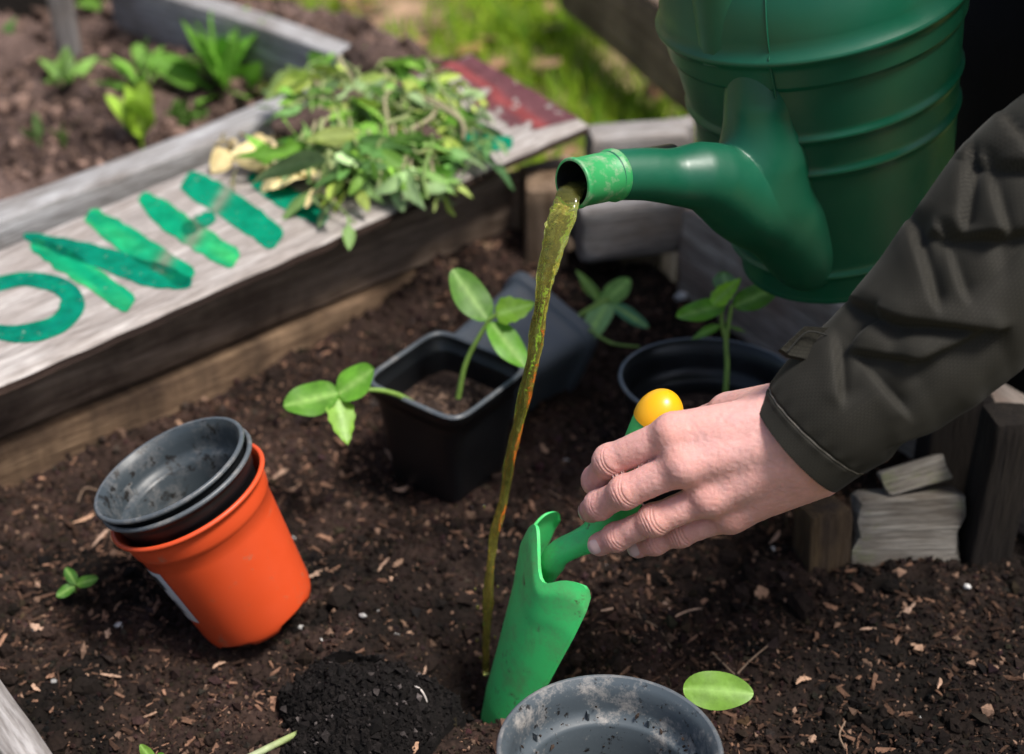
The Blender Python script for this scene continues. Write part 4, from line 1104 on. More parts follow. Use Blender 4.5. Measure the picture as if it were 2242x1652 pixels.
pebs = [(78, 1380, .0035), (262, 1372, .0040), (118, 1492, .0030), (1692, 1203, .0030), (2118, 1286, .0032), (832, 1345, .0038), (866, 1392, .0030), (700, 1404, .0030), (795, 1348, .003), (1490, 650, .008), (640, 1180, .003), (1240, 1010, .003), (950, 1048, .0025), (520, 1240, .0025), (1330, 1240, .0022), (2012, 1572, .002), (1250, 842, .004), (660, 1375, .003)]
for i, (u, v, r) in enumerate(pebs):
    r = r * 0.68
    p = G(u, v, 0.0); p = G(u, v, soil_z(p) + r * 0.5)
    th, ph = np.meshgrid(np.linspace(0, math.pi, 7), np.linspace(0, 2 * math.pi, 9, endpoint=False), indexing='ij')
    dr = np.stack([np.sin(th) * np.cos(ph), np.sin(th) * np.sin(ph), np.cos(th)], -1)
    m1 = MB(); m1.add(p + dr * (r * (1 + 0.35 * vnoise(dr * 2.4 + i, 81) * 1.5))[..., None] * [1.2, 1, 0.8], gridq(7, 9, True), c=np.array([0.5, 0.49, 0.48]) * rs.uniform(0.6, 1.2))
    tag(m1.build('pebble', M['crumb'], loc=p), 'small white perlite pebble on the dark soil', 'pebble', 'white pebbles in the soil')
# fine dead roots in the soil on the right
for i, pts in enumerate([[(1395, 1300), (1400, 1350), (1440, 1375), (1470, 1420)], [(1600, 1510), (1612, 1480), (1650, 1440), (1700, 1400)], [(1612, 1480), (1590, 1460), (1560, 1430)], [(1850, 1580), (1838, 1610), (1850, 1640)], [(170, 1100), (185, 1070), (215, 1075), (228, 1092)]]):
    P = []
    for u, v in pts:
        q = G(u, v, 0.0); P.append(G(u, v, soil_z(q) + 0.003))
    P = catmull(P, 22); m1 = MB(); tube(m1, P, 0.0007, 5, (0.20, 0.14, 0.10))
    tag(m1.build('dead_root', M['crumb'], loc=P[0]), 'thin brown dead root strand lying on the soil', 'root', 'dead root strands')

# ------------------------------------------------------------------ smooth solids
def smin(a, b, k):
    h = np.clip(0.5 + 0.5 * (b - a) / k, 0, 1)
    return b * (1 - h) + a * h - k * h * (1 - h)

def rcone(p, a, b, r1, r2):
    ba = b - a; pa = p - a
    h = np.clip((pa @ ba) / np.dot(ba, ba), 0, 1)
    return np.linalg.norm(pa - h[:, None] * ba, axis=1) - (r1 + (r2 - r1) * h)

def surface_nets(f, lo, hi, step, mult=4):
    lo = np.asarray(lo, float); hi = np.asarray(hi, float)
    nc = np.ceil((hi - lo) / (step * mult)).astype(int) + 1
    ax = [lo[i] + np.arange(nc[i]) * step * mult for i in range(3)]
    Pc = np.stack(np.meshgrid(*ax, indexing='ij'), -1).reshape(-1, 3)
    Vc = f(Pc).reshape(nc)
    n = nc * mult
    Vf = np.repeat(np.repeat(np.repeat(Vc, mult, 0), mult, 1), mult, 2)
    idx = np.argwhere(np.abs(Vf) < step * mult * 2.2)
    P = lo + idx * step
    vals = np.concatenate([f(P[i:i + 400000]) for i in range(0, len(P), 400000)])
    Vf[idx[:, 0], idx[:, 1], idx[:, 2]] = vals
    ins = Vf < 0
    c = np.zeros(np.array(Vf.shape) - 1, int)
    for dx in (0, 1):
        for dy in (0, 1):
            for dz in (0, 1):
                c += ins[dx:dx + c.shape[0], dy:dy + c.shape[1], dz:dz + c.shape[2]]
    act = np.argwhere((c > 0) & (c < 8))
    vid = -np.ones(c.shape, np.int64); vid[act[:, 0], act[:, 1], act[:, 2]] = np.arange(len(act))
    acc = np.zeros((len(act), 3)); cnt = np.zeros(len(act))
    offs = [(x, y, z) for x in (0, 1) for y in (0, 1) for z in (0, 1)]
    for a in offs:
        for b in offs:
            if sum(b) - sum(a) != 1 or any(b[i] < a[i] for i in range(3)): continue
            va = Vf[act[:, 0] + a[0], act[:, 1] + a[1], act[:, 2] + a[2]]; vb = Vf[act[:, 0] + b[0], act[:, 1] + b[1], act[:, 2] + b[2]]
            m = (va < 0) != (vb < 0)
            t = np.where(m, va / (va - vb + 1e-20), 0)
            acc += np.where(m[:, None], np.array(a) + t[:, None] * (np.array(b) - np.array(a)), 0); cnt += m
    V = lo + (act + acc / cnt[:, None]) * step
    quads = []
    for d in range(3):
        e, g = (d + 1) % 3, (d + 2) % 3
        s0 = [slice(1, -1)] * 3; s0[d] = slice(0, -1)
        s1 = [slice(1, -1)] * 3; s1[d] = slice(1, None)
        A, B = ins[tuple(s0)], ins[tuple(s1)]
        ed = np.argwhere(A != B)
        flip = A[ed[:, 0], ed[:, 1], ed[:, 2]]
        ed = ed + np.array([0 if i == d else 1 for i in range(3)])
        def cell(de, dg):
            q = ed.copy(); q[:, e] -= de; q[:, g] -= dg
            return vid[q[:, 0], q[:, 1], q[:, 2]]
        Qd = np.stack([cell(1, 1), cell(0, 1), cell(0, 0), cell(1, 0)], -1)
        Qd[~flip] = Qd[~flip][:, ::-1]
        quads.append(Qd)
    Qd = np.concatenate(quads)
    return V, Qd[(Qd >= 0).all(1)]

def grad(f, P, e=0.0004):
    g = np.stack([f(P + np.eye(3)[i] * e) - f(P - np.eye(3)[i] * e) for i in range(3)], -1) / (2 * e)
    return g
def project(f, P, it=3, lvl=0.0):
    for _ in range(it):
        g = grad(f, P); P = P - g * ((f(P) - lvl) / np.maximum((g * g).sum(1), 0.2))[:, None]
    return P

def subdivide(V, Q):
    E = np.sort(np.concatenate([Q[:, [0, 1]], Q[:, [1, 2]], Q[:, [2, 3]], Q[:, [3, 0]]]), 1)
    key = E[:, 0] * (len(V) + 1) + E[:, 1]
    u, first, inv = np.unique(key, return_index=True, return_inverse=True)
    inv = inv.reshape(4, -1); ev = (V[E[first, 0]] + V[E[first, 1]]) / 2; n = len(V)
    fv = V[Q].mean(1); ei = n + inv; fi = n + len(u) + np.arange(len(Q))
    Qn = np.concatenate([np.stack([Q[:, k], ei[k], fi, ei[(k + 3) % 4]], -1) for k in range(4)])
    return np.concatenate([V, ev, fv]), Qn


# ------------------------------------------------------------------ watering can
can_c = D(1838, 478, 1.125)                              # centre of the base ring
axc = nrm(ZU + np.array([-0.235, -0.035, 0]))
Bc = basis(axc)
HR = 0.178                                               # base ring to shoulder ring
can = thing('watering_can', 'green plastic watering can tilted to pour with ribbed body and curved spout', 'watering can', can_c - axc * 0.03)
def rb_(h): return 0.0795 + (0.1020 - 0.0795) * (np.clip(h, -0.03, HR) / HR)
def rib(h0, a=0.0026, w=0.003): return lambda h: a * math.exp(-((h - h0) / w) ** 2)
ribs = [rib(0.0, 0.0030, 0.0028), rib(HR, 0.0034, 0.0035), rib(HR * 0.655, 0.0026, 0.003), rib(HR * 0.50, 0.0026, 0.003)]
prof = [(0.001, -0.026), (0.055, -0.026), (0.068, -0.0275), (0.073, -0.0275), (0.0765, -0.025)]
for h in np.linspace(-0.022, HR + 0.004, 120):
    r = rb_(h) + sum(f(h) for f in ribs)
    if HR - 0.021 < h: r += 0.0022
    if h < -0.002: r -= 0.0012
    prof.append((float(r), float(h)))
for t in np.linspace(0.04, 1, 22):                        # domed shoulder
    a = t * math.pi / 2
    prof.append((0.040 + 0.0630 * math.cos(a) ** 0.9 if t < 1 else 0.040, HR + 0.004 + 0.072 * math.sin(a)))
prof += [(0.040, HR + 0.086), (0.043, HR + 0.089), (0.043, HR + 0.092), (0.038, HR + 0.092), (0.037, HR + 0.06), (0.04, HR + 0.02)]
m1 = MB(); lathe(m1, prof, can_c, Bc, 160, gseed=9.0)
m1.build('body', M['can'], can)
# spout: an elbow that leaves the body under the shoulder ring, webbed down to the base
fh = nrm(np.array([0, -1.0, 0]) - axc * np.dot(np.array([0, -1.0, 0]), axc)); lh = nrm(np.cross(axc, fh))
if lh[0] > 0: lh = -lh
def can_pt(h, az, out):
    a = math.radians(az); return can_c + axc * h + (fh * math.cos(a) + lh * math.sin(a)) * (float(rb_(h)) + out)
SP = [(can_pt(0.172, 35, -0.026), .0245), (can_pt(0.140, 35, -0.011), .0250), (can_pt(0.105, 37, 0.003), .0245), (can_pt(0.078, 40, 0.018), .0225), (D(1560, 388, .985), .0198), (D(1480, 388, .974), .0180), (D(1415, 382, .963), .0168), (D(1340, 384, .950), .0158)]
sp_c = catmull([p for p, _ in SP], 22); sp_r = np.interp(np.linspace(0, 1, 22), np.linspace(0, 1, len(SP)), [r for _, r in SP])
WEB = [(sp_c[9], can_pt(0.055, 32, -0.006), .019, .022), (sp_c[11], can_pt(0.030, 32, -0.008), .0150, .020), (sp_c[13], can_pt(0.020, 32, -0.006), .0110, .017), (can_pt(0.10, 33, -0.006), can_pt(0.006, 30, -0.014), .023, .022)]
def spout_sdf(p):
    d = None
    for k in range(21):
        q = rcone(p, sp_c[k], sp_c[k + 1], sp_r[k], sp_r[k + 1]); d = q if d is None else np.minimum(d, q)
    w = None
    for a_, b_, r1, r2 in WEB:
        q = rcone(p, a_, b_, r1, r2); w = q if w is None else smin(w, q, 0.02)
    return smin(d, w, 0.022)
Vs, Qs = surface_nets(spout_sdf, np.minimum(sp_c.min(0), can_c) - 0.05, np.maximum(sp_c.max(0), can_c) + 0.05, 0.0028)
Vs = project(spout_sdf, Vs, 2); Vs, Qs = subdivide(Vs, Qs); Vs = project(spout_sdf, Vs, 2)
m1 = MB(); m1.add(Vs, Qs); m1.build('spout', M['can'], can)
m1 = MB(); P = [] 
for k in range(40):                                       # mould seam down the front of the shoulder
    h = HR + 0.050 - k / 39 * 0.075; r = float(rb_(min(h, HR))) + 0.0034
    if h > HR + 0.004: t_ = min(1, (h - HR - 0.004) / 0.072); r = 0.040 + 0.0630 * math.cos(math.asin(t_)) ** 0.9
    P.append(can_c + axc * h + (fh * math.cos(math.radians(24)) + lh * math.sin(math.radians(24))) * (r + 0.0002))
tube(m1, P, 0.0007, 6); m1.build('mould_seam', M['can'], can)
# collar and mouth
c0, c1 = D(1348, 383, 0.952), D(1252, 403, 0.930)
tc = nrm(c1 - c0); hx = nrm(UP - tc * np.dot(UP, tc)); wx = np.cross(tc, hx); Lc = np.linalg.norm(c1 - c0)
rc = 0.0158
prof = [(rc * 1.00, 0), (rc * 1.06, 0.001), (rc * 1.07, 0.004), (rc * 0.99, 0.0055), (rc * 0.97, Lc - 0.004), (rc * 1.02, Lc - 0.0032), (rc * 1.02, Lc - 0.0006), (rc * 0.99, Lc), (rc * 0.90, Lc), (rc * 0.87, Lc - 0.002), (rc * 0.86, 0.0), (rc * 0.84, -0.02)]
m1 = MB(); lathe(m1, prof[:9], c0, (wx, hx, tc), 56, gseed=12.0); m1.build('spout_collar', M['collar'], can)
m1 = MB(); lathe(m1, prof[8:] + [(rc * 0.8, -0.05), (0.001, -0.06)], c0, (wx, hx, tc), 56, gseed=13.0); m1.build('spout_inside_shade', M['black'], can)  # black lining paints in the shade inside the green spout
# handle arching over the top, out of the frame
hd = nrm(np.array([-0.75, -0.66, 0])); hd = nrm(hd - axc * np.dot(hd, axc))
tp = can_c + axc * (HR + 0.03)
P = catmull([tp + hd * 0.082 - axc * 0.035, tp + hd * 0.078 + axc * 0.045, tp + hd * 0.070 + axc * 0.115, tp + axc * 0.145, tp - hd * 0.09 + axc * 0.12, tp - hd * 0.135 + axc * 0.02, tp - hd * 0.125 - axc * 0.09, tp - hd * 0.088 - axc * 0.15], 60)
m1 = MB(); tube(m1, P, np.interp(np.linspace(0, 1, 60), [0, .1, .3, 1], [.024, .022, .0145, .0135]), 18); m1.build('handle', M['can'], can)

# ------------------------------------------------------------------ water
wp = [(1290, 408, .960, 20, 14), (1262, 412, .943, 27, 16), (1246, 428, .934, 31, 15), (1236, 456, .930, 31, 14), (1225, 490, .928, 31, 13), (1215, 527, .929, 31, 12), (1202, 575, .932, 25, 13), (1192, 619, .936, 18.5, 14), (1186, 665, .942, 17, 12), (1179, 712, .950, 17, 10), (1171, 760, .958, 16.5, 11), (1163, 804, .966, 15.5, 10), (1150, 860, .978, 14, 11), (1138, 912, .99, 12.5, 10), (1127, 960, 1.0, 13.5, 8),
      (1116, 1012, 1.01, 12.5, 9), (1106, 1075, 1.025, 10, 9), (1096, 1120, 1.033, 12, 7), (1084, 1160, 1.04, 10.5, 8), (1078, 1205, 1.048, 9, 9), (1073, 1244, 1.053, 10, 7), (1069, 1308, 1.062, 12, 8), (1067, 1350, 1.070, 9, 9), (1064, 1393, 1.078, 9, 7), (1064, 1440, 1.088, 7, 7), (1064, 1475, 1.095, 7, 7)]
P = catmull(np.array([D(a, b, c) for a, b, c, _, _ in wp]), 260); Wa = catmull(np.array([[d / F * c, e / F * c] for _, _, c, d, e in wp]), 260)
T, A, B_ = frames(P, RT)
th = np.linspace(0, 2 * math.pi, 36, endpoint=False)
R = []
for k in range(260):
    s = k / 260
    wob = 1 + 0.10 * np.sin(2 * th + s * 55) + 0.09 * vnoise(np.stack([np.cos(th) * 1.3, np.sin(th) * 1.3, 0 * th + s * 34], -1), 90) * (0.5 + 1.4 * s) + 0.10 * vnoise(np.stack([np.cos(th) * 2.2, np.sin(th) * 2.2, 0 * th + s * 95], -1), 91)
    tw = 0.9 * math.sin(s * 13)
    R.append(P[k] + (np.cos(th) * Wa[k, 0] * wob)[:, None] * A[k] + (np.sin(th) * Wa[k, 1] * wob)[:, None] * B_[k])
m1 = MB(); loft(m1, np.array(R)); 
tag(m1.build('water_stream', M['water'], loc=P[-1]), 'murky yellowish stream of water pouring from the green spout into the soil', 'water')

ws = bpy.data.objects['water_stream']
for i, (u, v, d_, r) in enumerate([(1046, 1330, 1.07, 5), (1090, 1285, 1.06, 3.5), (1040, 1290, 1.06, 3), (1084, 1396, 1.085, 4), (1044, 1402, 1.09, 4.5), (1098, 1150, 1.03, 3), (1060, 1110, 1.03, 3), (1052, 1440, 1.095, 4), (1084, 1450, 1.095, 4)]):
    th, ph = np.meshgrid(np.linspace(0, math.pi, 9), np.linspace(0, 2 * math.pi, 12, endpoint=False), indexing='ij')
    m1 = MB(); m1.add(D(u, v, d_) + np.stack([np.sin(th) * np.cos(ph), np.sin(th) * np.sin(ph), np.cos(th) * 1.5], -1).reshape(-1, 3) * r / F, gridq(9, 12, True)); m1.build('droplet', M['water'], ws)
# ------------------------------------------------------------------ trowel
T0 = G(1108, 1540, -0.014); K3 = D(1452, 888, 0.930); NK = D(1260, 1206, 0.985)
TT = NK + (T0 - NK) * 1.28
av = nrm(NK - TT); Lb = np.linalg.norm(NK - TT)
cr, cu = 0.0167, -0.0417
ac = np.array([np.dot(av, RT), np.dot(av, UP), np.dot(av, FWD)])
cf = -(cr * ac[0] + cu * ac[1]) / ac[2]
cv = nrm(cr * RT + cu * UP + np.clip(cf, -0.075, 0.075) * FWD); cv = nrm(cv - av * np.dot(cv, av))
nv = np.cross(av, cv)
if np.dot(nv, FWD) > 0: nv = -nv
tro = thing('garden_trowel', 'bright green plastic trowel with yellow handle end stuck into the soil', 'trowel', TT)
ms, mt = 60, 41
S_, T_ = np.meshgrid(np.linspace(0, 1, ms), np.linspace(-1, 1, mt), indexing='ij')     # s: 0 top, 1 tip
w = 0.5 * np.interp(S_, [0, 0.06, 0.2, 0.45, 0.78, 0.93, 1.0], [0.080, 0.085, 0.084, 0.076, 0.062, 0.046, 0.024])
topoff = -0.013 * np.exp(-((np.abs(T_) - 0.45) / 0.18) ** 2) - 0.008 * np.clip((np.abs(T_) - 0.88) / 0.12, 0, 1) ** 2 + 0.012 * np.exp(-(T_ / 0.22) ** 2)
ph = np.interp(S_, [0, 0.25, 1], [1.40, 1.15, 0.75])
xx = w * np.sin(T_ * ph) / np.sin(ph); bulge = w * (np.cos(T_ * ph) - np.cos(ph)) / np.sin(ph)
al = Lb * (1 - S_) + topoff * (1 - S_) ** 3 + 0.002 * (1 - S_) ** 2
def blade(off): return TT + av * al[..., None] + cv * xx[..., None] + nv * (bulge + off)[..., None]
m1 = MB()
o_, i_ = blade(0.0), blade(-0.0022)
m1.add(o_, gridq(ms, mt)); m1.add(i_, gridq(ms, mt)[:, ::-1])
def rimstrip(a, b):
    k = len(a); m1.add(np.concatenate([a, b]), np.stack([np.arange(k - 1), np.arange(k - 1) + k, np.arange(1, k) + k, np.arange(1, k)], -1))
rimstrip(o_[0], i_[0]); rimstrip(o_[:, 0], i_[:, 0]); rimstrip(o_[:, -1], i_[:, -1]); rimstrip(o_[-1], i_[-1])
m1.build('blade', M['trowel'], tro)
nb0 = TT + av * (Lb * 0.84) + nv * 0.009; nb1 = TT + av * (Lb * 0.97) + nv * 0.011
hp = [nb0, nb1, D(1300, 1172, 0.978), D(1352, 1112, 0.968), D(1402, 1000, 0.950), D(1444, 908, 0.935)]
P = catmull(hp, 50); hr = np.interp(np.linspace(0, 1, 50), [0, 0.12, 0.3, 0.5, 0.8, 1], [0.003, 0.0085, 0.0085, 0.0115, 0.0140, 0.0150])
m1 = MB(); tube(m1, P, hr, 24); m1.build('handle', M['trowel'], tro)
ke = nrm(P[-1] - P[-4]); kb = basis(ke)
prof = [(0.0154 * math.cos(a) + 0.0, -0.003 + 0.020 * math.sin(a)) for a in np.linspace(-0.1, math.pi / 2 - 0.02, 16)]
m1 = MB(); lathe(m1, prof, P[-1], kb, 40); m1.build('end_knob', M['knob'], tro)

# ------------------------------------------------------------------ person
# left hand: joints as frame position and depth, then radius
FING = {
    'index': [((1474, 950, .902), .0122), ((1335, 1010, .925), .0102), ((1307, 1052, .946), .0092), ((1318, 1085, .962), .0080)],
    'middle': [((1496, 1020, .896), .0122), ((1368, 1078, .912), .0100), ((1312, 1106, .932), .0090), ((1294, 1118, .944), .0080)],
    'ring': [((1550, 1090, .904), .0112), ((1432, 1139, .914), .0097), ((1350, 1176, .932), .0086), ((1312, 1192, .940), .0076)],
    'little': [((1598, 1128, .918), .0102), ((1490, 1167, .929), .0084), ((1434, 1187, .938), .0077), ((1396, 1200, .945), .0068)],
    'thumb': [((1600, 912, .935), .0150), ((1520, 940, .972), .0120), ((1470, 985, .988), .0100), ((1440, 1030, .990), .0085)]}
FJ = {k: [(D(*a), r) for a, r in v] for k, v in FING.items()}
WR = {'index': (D(1712, 918, .888), .0155), 'middle': (D(1738, 953, .884), .0160), 'ring': (D(1764, 990, .885), .0160), 'little': (D(1784, 1022, .892), .0152)}
ARM = [(D(1762, 968, .892), .0230), (D(1940, 812, .880), .0250), (D(2065, 700, .872), .0280), (D(2310, 450, .862), .0300)]
def palm_sdf(p):
    d = None
    for k in ('index', 'middle', 'ring', 'little'):
        q = rcone(p, WR[k][0], FJ[k][0][0], WR[k][1], FJ[k][0][1] * 1.02)
        d = q if d is None else smin(d, q, 0.012)
    # heel of the hand and the thumb muscle
    d = smin(d, rcone(p, D(1700, 905, .900), FJ['thumb'][0][0], .0180, .0150), 0.010)
    d = smin(d, rcone(p, D(1790, 1030, .905), D(1650, 1095, .925), .0165, .0120), 0.010)
    for a, b in zip(ARM[:-1], ARM[1:]): d = smin(d, rcone(p, a[0], b[0], a[1], b[1]), 0.014)
    for k in ('index', 'middle', 'ring', 'little'):       # knuckles
        c = FJ[k][0][0] - FWD * 0.0050
        d = smin(d, np.linalg.norm(p - c, axis=1) - 0.0085, 0.009)
        m_ = (WR[k][0] * 0.45 + FJ[k][0][0] * 0.55)        # faint tendons
        d = smin(d, rcone(p, WR[k][0] - FWD * 0.0085, FJ[k][0][0] - FWD * 0.0072, .0060, .0050), 0.006)
    return d
def finger_sdf(p, k):
    J = FJ[k]; d = None
    for (a, ra), (b, rb2) in zip(J[:-1], J[1:]):
        q = rcone(p, a, b, ra * 0.90, rb2 * 0.97); d = q if d is None else smin(d, q, 0.003)
    for i in (1, 2): d = smin(d, np.linalg.norm(p - (J[i][0] - FWD * 0.0012), axis=1) - J[i][1] * 1.0, 0.004)
    return d
def hand_sdf(p):
    P_ = palm_sdf(p); d = None
    for k in FJ:
        q = smin(P_, finger_sdf(p, k), 0.0042); d = q if d is None else smin(d, q, 0.0006)
    return d
def hand_detail(p):
    d = hand_sdf(p)
    for k in ('middle', 'ring', 'little', 'index'):       # creases over the middle joints
        J = FJ[k]
        for i, amp in ((1, 0.0006), (2, 0.0003)):
            a = nrm(J[i + 1][0] - J[i - 1][0]); r = p - J[i][0]; s = r @ a
            near = np.exp(-(np.linalg.norm(r + FWD * 0.008, axis=1) / 0.0085) ** 4)
            lat = nrm(np.cross(a, FWD)); q = r @ lat
            for j, o_ in enumerate((-0.0042, -0.0023, 0.0, 0.0021, 0.0041)):
                d = d + amp * near * np.exp(-((s - o_ + 20 * q * q * (1 if o_ < 0 else -1)) / 0.00065) ** 2)
    d = d + 0.00022 * fbm(p * 420, 2, 95)
    return d
lo = np.min([j[0] for v in FJ.values() for j in v], 0) - 0.03
hi = np.max([D(1990, 800, .86), D(1800, 1060, .87), D(1450, 850, 1.0), lo], 0) + 0.05
V, Qh = surface_nets(hand_sdf, lo, hi, 0.0019)
V = project(hand_sdf, V, 2)
V, Qh = subdivide(V, Qh); V, Qh = subdivide(V, Qh)
V = project(hand_detail, V, 2)
base = np.array([0.70, 0.385, 0.355])
cs_ = np.tile(base, (len(V), 1))
for k in ('index', 'middle', 'ring', 'little'):
    J = FJ[k]
    for i, (cc, sg, am) in enumerate((((0.58, 0.25, 0.20), 0.013, 0.55), ((0.55, 0.24, 0.195), 0.011, 0.6), ((0.58, 0.25, 0.20), 0.009, 0.5), ((0.58, 0.24, 0.2), 0.010, 0.6))):
        wgt = am * np.exp(-(np.linalg.norm(V - J[i][0] + FWD * 0.006, axis=1) / sg) ** 2)[:, None]
        cs_ = cs_ * (1 - wgt) + np.array(cc) * wgt
for k in ('middle', 'ring', 'little', 'index'):
    J = FJ[k]
    a = nrm(J[2][0] - J[0][0]); r = V - J[1][0]; s_ = r @ a; q = r @ nrm(np.cross(a, FWD))
    near = np.exp(-(np.linalg.norm(r + FWD * 0.008, axis=1) / 0.0085) ** 4)
    cz = sum(np.exp(-((s_ - o_ + 20 * q * q * (1 if o_ < 0 else -1)) / 0.0005) ** 2) for o_ in (-0.0042, -0.0023, 0.0, 0.0021, 0.0041))
    wgt = (0.35 * near * np.clip(cz, 0, 1))[:, None]
    cs_ = cs_ * (1 - wgt) + np.array([0.30, 0.17, 0.12]) * wgt
bl = np.clip(0.5 + 1.2 * fbm(V * 45, 3, 97), 0, 1)[:, None]
cs_ = cs_ * (1 - 0.35 * bl) + np.array([0.62, 0.31, 0.25]) * 0.35 * bl
vn = np.exp(-(np.abs(fbm(V * [30, 40, 40], 2, 98)) / 0.05) ** 2)[:, None] * 0.16
cs_ = cs_ * (1 - vn) + np.array([0.40, 0.30, 0.31]) * vn
per = thing('person', 'person in dark olive jacket reaching in from the side to hold the green trowel', 'person', (0.72, 1.12, -0.12))
mbd = MB(); mbd.add(V, Qh, c=cs_)

# the rest of the figure: kneeling outside the bed, mostly out of the picture
A3 = np.array
SH_L, SH_R, NECK, HEAD = A3([.46, .84, .66]), A3([.53, 1.17, .70]), A3([.47, 1.02, .76]), A3([.41, 1.00, .91])
PEL, HIPL, HIPR = A3([.92, 1.08, .26]), A3([.90, .96, .24]), A3([.90, 1.20, .24])
KNL, KNR = A3([.62, .86, .02]), A3([.455, 1.27, .27])
HR_T = can_c + axc * (HR + 0.175); EL_R = A3([.46, 1.30, .52])
def body_sdf(p):
    d = rcone(p, ARM[-1][0] + RT * 0.02, SH_L, .028, .045)
    d = smin(d, rcone(p, SH_L, SH_R, .05, .05), .03)
    d = smin(d, rcone(p, (SH_L + SH_R) / 2, PEL, .10, .12), .05)
    d = smin(d, rcone(p, A3([.49, 1.02, .68]), NECK + A3([-.02, 0, .07]), .055, .05), .02)
    d = smin(d, rcone(p, HEAD + A3([.03, 0, .03]), HEAD + A3([-.015, 0, -.05]), .085, .065), .03)
    d = smin(d, rcone(p, HEAD + A3([-.085, 0, .01]), HEAD + A3([-.105, 0, -.025]), .010, .015), .015)      # nose
    d = smin(d, rcone(p, HEAD + A3([-.07, -.02, -.075]), HEAD + A3([-.07, .02, -.075]), .018, .018), .02)    # chin
    for s in (-1, 1): d = smin(d, rcone(p, HEAD + A3([.02, .082 * s, .02]), HEAD + A3([.02, .086 * s, -.02]), .015, .012), .01)
    d = smin(d, rcone(p, SH_R, EL_R, .05, .04), .03); d = smin(d, rcone(p, EL_R, HR_T + A3([.03, .03, .03]), .036, .026), .02)
    d = smin(d, rcone(p, HR_T + A3([.03, .03, .02]), HR_T + A3([-.01, -.01, .02]), .026, .024), .015)
    for k in range(4):
        q = HR_T + A3([-.018 + .016 * k, .015 - .022 * k, .018]); d = smin(d, rcone(p, q, q + A3([-.012, -.012, -.04]), .010, .009), .006)
    for h, kn, f in ((HIPL, KNL, A3([.98, .88, -.06])), (HIPR, KNR, A3([.49, 1.28, -.07]))):
        d = smin(d, rcone(p, h, kn, .085, .058), .03); d = smin(d, rcone(p, kn, f, .055, .04), .02)
    return d
V2, Q2 = surface_nets(body_sdf, (0.1, 0.70, -0.14), (1.10, 1.45, 1.04), 0.010)
V2 = project(body_sdf, V2, 2)
mbd.add(V2, Q2, c=base)
mbd.build('body', M['skin'], per)
# nails
for k, um, vm in (('ring', 0.55, 1.0), ('little', 0.55, 1.0), ('middle', 0.75, 0.9)):
    (p2, r2), (p3_, r3) = FJ[k][2], FJ[k][3]
    a = nrm(p3_ - p2); out = nrm(-FWD * (1.0 if k != 'middle' else 0.35) + a * (0.25 if k != 'middle' else 0.9) - RT * (0.15 if k != 'middle' else 0.4)); out = nrm(out - a * np.dot(out, a) * (1.0 if k != 'middle' else 0.5))
    lt = nrm(np.cross(a, out)); ctr = p3_ + a * r3 * 0.15 + out * r3
    S_, T_ = np.meshgrid(np.linspace(-1, 1, 13), np.linspace(-1, 1, 11), indexing='ij')
    sx = S_ * np.sqrt(1 - T_ ** 2 / 2.6); tx = T_ * np.sqrt(1 - S_ ** 2 / 2.6)
    Pn = (ctr + a * (sx * r3 * 0.78)[..., None] + lt * (tx * r3 * 0.74)[..., None]).reshape(-1, 3)
    Pn = project(hand_sdf, Pn, 3, 0.00045)
    tipw = np.clip(sx.ravel() - 0.55, 0, 1)[:, None] * 1.5
    m1 = MB(); m1.add(Pn, gridq(13, 11), c=np.array([0.60, 0.42, 0.40]) * (1 - tipw) + np.array([0.66, 0.60, 0.57]) * tipw)
    m1.build('fingernail', M['nail'], per)

# left sleeve with folds
SLV = [(1746, 978, .889, 130), (1772, 956, .886, 134), (1830, 900, .880, 152), (1940, 812, .872, 166), (2065, 700, .862, 190), (2180, 575, .856, 213), (2310, 450, .852, 238), (2480, 350, .86, 255)]
Pc = catmull(np.array([D(a, b, c) for a, b, c, _ in SLV]), 190); Rc = catmull(np.array([[r / F * c] for _, _, c, r in SLV]), 190)[:, 0]
T, A, B_ = frames(Pc, -FWD)
nth = 150
th = np.linspace(0, 2 * math.pi, nth, endpoint=False)
R = Pc[:, None] + Rc[:, None, None] * (np.cos(th)[None, :, None] * A[:, None] * 0.92 + np.sin(th)[None, :, None] * B_[:, None])
Nn = nrm(R - Pc[:, None])
q = R - CAM; dz = q @ FWD; uu = CW / 2 + F * (q @ RT) / dz; vv = CH / 2 - F * (q @ UP) / dz
front = np.clip(-(Nn @ FWD) * 1.6 + 0.45, 0, 1)
VAL = [([(1891, 771), (2013, 794), (2176, 730)], 17, 6.5), ([(1880, 664), (1966, 701), (2164, 724)], 16, 6.0), ([(1827, 765), (1838, 852)], 14, 4.5), ([(1891, 800), (1966, 887)], 14, 4.5), ([(1990, 491), (2042, 649)], 17, 5.0), ([(2060, 515), (2106, 631)], 15, 5.0), ([(2060, 509), (2200, 515), (2300, 500)], 18, 6.5),
       ([(2118, 334), (2106, 474)], 13, 5.0), ([(2153, 352), (2205, 509)], 16, 5.0), ([(2135, 346), (2260, 362)], 15, 5.0), ([(2199, 259), (2262, 330)], 14, 4.5), ([(1980, 972), (2147, 911), (2242, 850)], 20, 4.0), ([(1860, 740), (1905, 690)], 16, 3.5)]
disp = np.zeros(uu.shape)
wob = 10 * vnoise(np.stack([uu * 0.012, vv * 0.012, 0 * uu], -1), 101)
